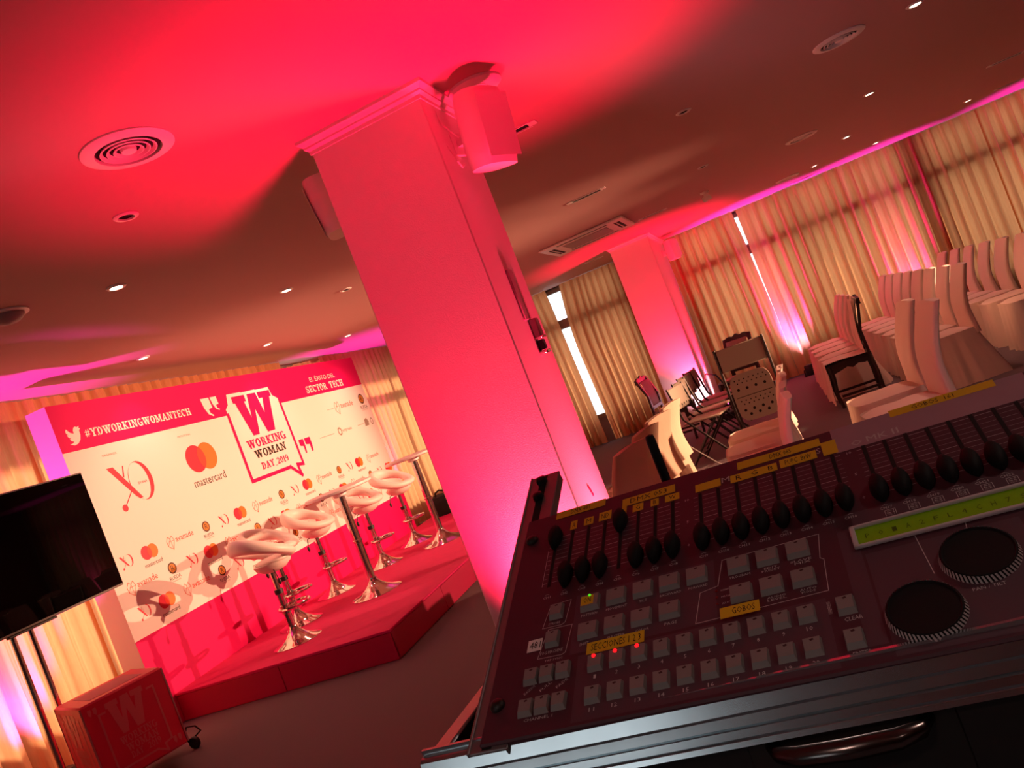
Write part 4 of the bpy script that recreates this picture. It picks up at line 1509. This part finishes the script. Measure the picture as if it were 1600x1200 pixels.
for k in range(6):
    x = slotx[16 + k] + 2
    lt.rect(x - 4, x + 4, 125.0, 125.4, .2).rect(x - 4, x - 3.6, 125, 131.6, .2).rect(x + 3.6, x + 4, 125, 131.6, .2)
    for j in range(3):
        lt.text('%s%d' % ('ABC'[j], k + 1), x - 2.6, x + 2.6, 126.2 + 1.9 * j, 127.5 + 1.9 * j, .2)
lt.text('BANK A', 268, 270.5, 203, 215, .2)
lt.build('lettering', M['con_print'], con, False)['kind'] = 'stuff'
ol = PM()
ol.line([(43.5, 133.5), (63, 132.4), (60, 157.5), (57, 159.8), (39, 159.4), (43.5, 133.5)], .5, .2)
ol.line([(45, 162), (67, 162.4), (64, 191.5), (61, 193.3), (39, 192.5), (45, 162)], .5, .2)
ol.line([(197, 133), (274, 131.8), (271, 158), (273.5, 160.2), (271.5, 192.6), (172.7, 194.5), (177.5, 163.5), (192, 160.5), (197, 133)], .5, .2)
ol.line([(338, 159.8), (340.5, 200)], .5, .2).line([(372, 159), (371, 166)], .5, .2)
ol.build('zone_outline', M['con_print'], con, False)

key_cache = {}


def key(x0, x1, y0, y1, h=3.4):
    w, d = round(x1 - x0, 1), round(y1 - y0, 1)
    if (w, d) not in key_cache:
        k = PM()
        k.add([(0, 0, 0), (w, 0, 0), (w, d, 0), (0, d, 0), (.7, .5, h), (w - .7, .5, h), (w - 1.2, d - 3.4, h), (1.0, d - 3.4, h)],
              [(4, 5, 6, 7), (0, 1, 5, 4), (1, 2, 6, 5), (2, 3, 7, 6), (3, 0, 4, 7)])
        o = k.build('button', M['key'], con, True, 20)
        key_cache[(w, d)] = o
        l = PM().add([(w * .5 - 1.4, 2.2, h + .05), (w * .5 + 1.0, 1.3, h + .05), (w * .5 + 1.9, 2.9, h + .05), (w * .5 - .6, 3.6, h + .05)], [(0, 1, 2, 3)]).build('led_window', M['keylight'], o, False)
    else:
        s0 = key_cache[(w, d)]
        o = s0.copy()
        COL.objects.link(o)
        for ch in s0.children:
            if ch.name.startswith('led_window'):
                c = ch.copy()
                c.parent = o
                COL.objects.link(c)
    o.location = (x0 * .001, -y0 * .001, 0)
    return o


for i in range(10):
    cx = 92 + 17.93 * i
    key(cx - 6.4, cx + 6.4, 204, 219)
    key(cx - 6.4, cx + 6.4, 234, 249)
for x0 in (73.2, 96.9, 120.6, 143.6, 166.8):
    key(x0, x0 + 17.6, 135.5, 152.3)
for x0 in (73.8, 97.0, 120.0, 143.5):
    key(x0, x0 + 17.6, 167, 183.4)
for x0 in (200.7, 223.8, 247.4):
    key(x0, x0 + 17.6, 135.5, 152.3)
    key(x0, x0 + 17.6, 167, 183.4)
key(44.2, 57, 136, 152)
key(44.2, 57, 167, 183)
for x0 in (30.2, 44.0, 58.2):
    key(x0, x0 + 12.4, 203, 218)
    key(x0, x0 + 12.4, 233, 248)
key(274, 286.8, 203.5, 219)
key(274, 286.8, 234, 249.5)
for i in range(3):
    PM().ell((91.3 + 17.93 * i, 206.0, 3.8), (1.7, 1.7, 1.2), 12, 6).build('indicator_led', M['led_red'], con)
    PM().ell((190.5, 166 + 7 * i, .3), (1.3, 1.3, .8), 10, 5).build('indicator_led', M['led_red_off'], con)
PM().ell((82.2, 137.2, 3.7), (1.3, 1.3, 1.0), 12, 6).build('indicator_led', M['led_green'], con)
# display
bz = PM()
bz.cbox(296.3, 470, 135.4, 138.4, 0, 3.0, .8).cbox(296.3, 470, 156.6, 159.8, 0, 3.0, .8).cbox(296.3, 300.2, 135.4, 159.8, 0, 3.0, .8).cbox(466, 470, 135.4, 159.8, 0, 3.0, .8)
bz.build('display_bezel', M['con_print'], con)
PM().rect(300, 466, 138, 157, .3).build('display', M['lcd'], con, False)
dg = PM()
for k in range(16):
    dg.text('P01A2FL4CH7S8T3B'[k], 306 + 9.6 * k, 309.2 + 9.6 * k, 145, 150, .4)
dg.build('display_digits', M['lcd_digit'], con, False)
# wheels
for wx, wy in ((327, 231.5), (370.5, 194)):
    wh = PM().lathe([(24.6, 0), (24.6, 1.2), (23.6, 4.6), (22.4, 5.4), (21.4, 4.2), (.1, 4.0)], 48, (wx, wy, 0), cap=False).build('jog_wheel', M['knob'], con)
    rd = PM()
    for k in range(56):
        a = 2 * pi * k / 56
        b = a + .075
        rd.add([(wx + 25.2 * cos(a - .03), wy + 25.2 * sin(a - .03), .2), (wx + 25.2 * cos(a + .03), wy + 25.2 * sin(a + .03), .2),
                (wx + 23.6 * cos(b + .03), wy + 23.6 * sin(b + .03), 5.2), (wx + 23.6 * cos(b - .03), wy + 23.6 * sin(b - .03), 5.2)], [(0, 1, 2, 3)])
    rd.build('grip_ribs', M['con_print'], wh, False)
# tape labels


def tape(x0, x1, y0, y1, txt='', m='tape', rot=0, h=.35, tx=None):
    cx, cy = (x0 + x1) / 2, (y0 + y1) / 2
    e = Matrix.Translation((cx, cy, 0)) @ Matrix.Rotation(radians(rot), 4, 'Z') @ Matrix.Translation((-cx, -cy, 0))
    o = PM(e).rect(x0, x1, y0, y1, h).build('tape_label', M[m], con, False)
    if txt:
        w, d = x1 - x0, y1 - y0
        a, b = tx or (.12, .88)
        PM(e).text(txt, x0 + w * a, x0 + w * b, y0 + d * .2, y0 + d * .78, h + .12).build('lettering', M['tape_ink'], o, False)
    return o


tape(33.1, 86.8, .6, 11.4, 'DMX 481', tx=(.3, .68))
tape(105.2, 158.7, 11.4, 23.2, 'DMX 053', tx=(.15, .85))
tape(105.2, 110, 23, 36.5)
tape(51.2, 58.2, 22, 35, 'A', tx=(.3, .7))
tape(65.7, 75.6, 23.4, 34.6, 'M', tx=(.25, .75))
tape(81.5, 94.3, 22, 34.8, 'ND', tx=(.2, .8))
tape(116.3, 127, 25, 36, 'G', tx=(.3, .7))
tape(134.4, 142.5, 25, 35.4, 'B', tx=(.3, .7))
tape(148.6, 162.6, 25.5, 35.6, 'W', tx=(.3, .75))
tape(178.2, 202.2, 23, 34.4)
tape(211.3, 253.8, 24.8, 36, 'R   G   B', tx=(.12, .92))
tape(256.5, 288.6, 23.2, 35.4, 'PUPC  BrW', tx=(.14, .86))
tape(218.9, 294, 7.7, 19.2, 'DMX 065', tx=(.4, .66))
tape(294, 306.5, 16.2, 36)
tape(304.5, 462, 1.2, 37.4, '', 'tape_clear', h=.25)
tape(355.4, 440, -1.2, 9.2, 'GOBOS  161', tx=(.22, .62), h=.4)
tape(193, 222.8, 188.9, 199.8, 'GOBOS', tx=(.3, .88), h=3.9)
tape(83, 131.6, 188.2, 200.3, 'SECCIONES 1 2 3', tx=(.08, .94), h=.5)
tape(27.7, 41, 170, 183, '481', 'tape_white', tx=(.16, .9))
tape(74.6, 86, 137.2, 147.6, 'ON', tx=(.22, .8), h=3.6)
PM().text('M', 203.2, 210.6, 24, 31.5, .3).text('O', 318, 327, 26.5, 34.5, .5).text('MK', 331, 348, 26, 34, .5).text('II', 352, 357, 25.6, 33.8, .5).text('S', 289, 292.5, 22, 30, .3).build('model_lettering', M['con_print'], con, False)
for y in (34, 231.5):
    sr = PM().lathe([(6.4, 0), (6.4, 1.0), (5.2, 3.2), (3.0, 4.2), (.1, 4.4)], 16, (10, y, 0), cap=False).build('rack_screw', M['black'], con)
# flight case
case = thing('flight_case', 'black flight case with aluminium edging holding the tilted lighting console', 'flight case')
rzc = math.atan2(EX.y, EX.x)
CF = Matrix.Translation((0, 0, 0)) @ Matrix.Rotation(rzc, 4, 'Z')
case.matrix_world = Matrix.Translation(Vector((-.352, .556, 0))) @ CF     # local origin: outer front corner, x along front, y away
FZ = 1.206
CWD = .585
CD = .40
MB().box(.0, CWD, 0, .012, 1.0, FZ - .018).build('front_wall', M['case'], case, False)
MB().box(.0, .012, 0.012, CD, 1.0, FZ - .004).build('side_wall', M['case'], case, False)
MB().box(CWD - .012, CWD, 0.012, CD, 1.0, FZ - .004).build('side_wall', M['case'], case, False)
MB().box(.012, CWD - .012, CD - .012, CD, 1.0, FZ).build('rear_wall', M['case'], case, False)
MB().box(.012, CWD - .012, .012, CD - .012, 1.0, 1.012).build('floor_panel', M['case'], case, False)
# front extrusion: lip, top face and two grooves
ex = MB()
prof = [(.009, FZ + .004), (.0055, FZ + .004), (.0055, FZ - .0005), (.003, FZ - .0005), (.001, FZ - .001), (-.0015, FZ - .003), (-.0042, FZ - .0125), (-.0025, FZ - .0135), (-.0042, FZ - .0145),
        (-.0062, FZ - .0205), (-.0045, FZ - .0215), (-.0068, FZ - .0225), (-.0078, FZ - .0275), (-.0065, FZ - .0285), (-.0085, FZ - .0295), (-.0095, FZ - .033), (-.003, FZ - .034), (.009, FZ - .034)]
ns = len(prof)
vs = [(x, p[0], p[1]) for x in (-.006, CWD + .006) for p in prof]
ex.add(vs, [(k, k + 1, ns + k + 1, ns + k) for k in range(ns - 1)] + [tuple(range(ns)), tuple(range(2 * ns - 1, ns - 1, -1))])
ex.build('front_edging', M['alu'], case, False)
for x in (0, CWD):
    s_ = 1 if x == 0 else -1
    MB().cbox(min(x - .004 * s_, x + .013 * s_), max(x - .004 * s_, x + .013 * s_), .004, CD + .004, FZ - .022, FZ - .001, .002).build('side_edging', M['alu'], case)
c = MB()
c.grid(lambda u, v: (-.008 + .03 * u, -.0125 + .0 * v, FZ - .022 - .05 * v), 2, 2)
MB().cbox(-.009, .022, -.014, -.008, FZ - .065, FZ - .012, .003).build('corner_brace', M['steel'], case)
for x0 in (.05, ):
    pass
MB().tube([(.256, .0, 1.1655), (.262, -.013, 1.1655), (.275, -.020, 1.166), (.305, -.023, 1.1665), (.335, -.020, 1.166), (.349, -.013, 1.1655), (.355, .0, 1.1655)], [.0045, .0055, .0065, .007, .0065, .0055, .0045], 10).build('handle', M['handle'], case)
MB().cbox(.24, .372, -.0015, .001, 1.115, 1.171, .001).build('handle_dish', M['black'], case)
# rack rails run up the tilted panel and stick out past its top
CI = case.matrix_world.inverted()
for x0, x1 in ((-10.8, 24), (PW - 24, PW + 10.8)):
    rl = PM()
    yt = -83 if x0 < 0 else 2
    rl.cbox(x0, x1, yt, 270, -5.5, -2.6, .8)
    rl.cbox(x0, x0 + 2.5, yt, 270, -5.5, -1.4, .6)
    rl.cbox(x1 - 2.5, x1, yt + 3, 270, -14, -2.6, .6)
    rl.rect(x0 + 12.5, x0 + 21, yt + 3, 268, -2.5, 1)
    o = rl.build('rack_rail', [M['rail'], M['hole']], case, False)
    o.matrix_local = CI @ CON
    if x0 < 0:
        for y in (-70, -42):
            s2 = PM().lathe([(6.2, -2.5), (6.2, -.5), (5.4, 2.5), (3.2, 3.6), (.1, 3.8)], 16, (x0 + 15.5, y, 0), cap=False).build('rack_screw', M['black'], o)
trunk = thing('wheeled_crate', 'black wheeled crate supporting the console flight case', 'flight case', (0, .62, 0), rzc)
MB().cbox(-.42, .38, -.12, .42, .10, 1.0, .01).build('body', M['case'], trunk)
for sx in (-.38, .34):
    for sy in (-.08, .38):
        MB().lathe([(.045, -.018), (.05, -.01), (.05, .01), (.045, .018)], 16, (sx, sy, .05), ax=1).build('castor', M['rubber'], trunk)
an = thing('antenna', 'black rod antenna rising behind the console', 'antenna', (-.164, .915, 1.0125))
MB().lathe([(.0055, .0), (.0055, .326), (.0045, .331), (.001, .332)], 12, cap=False).build('rod', M['black_matte'], an)
MB().lathe([(.011, .0), (.011, .03), (.006, .035)], 12).build('base', M['black'], an)
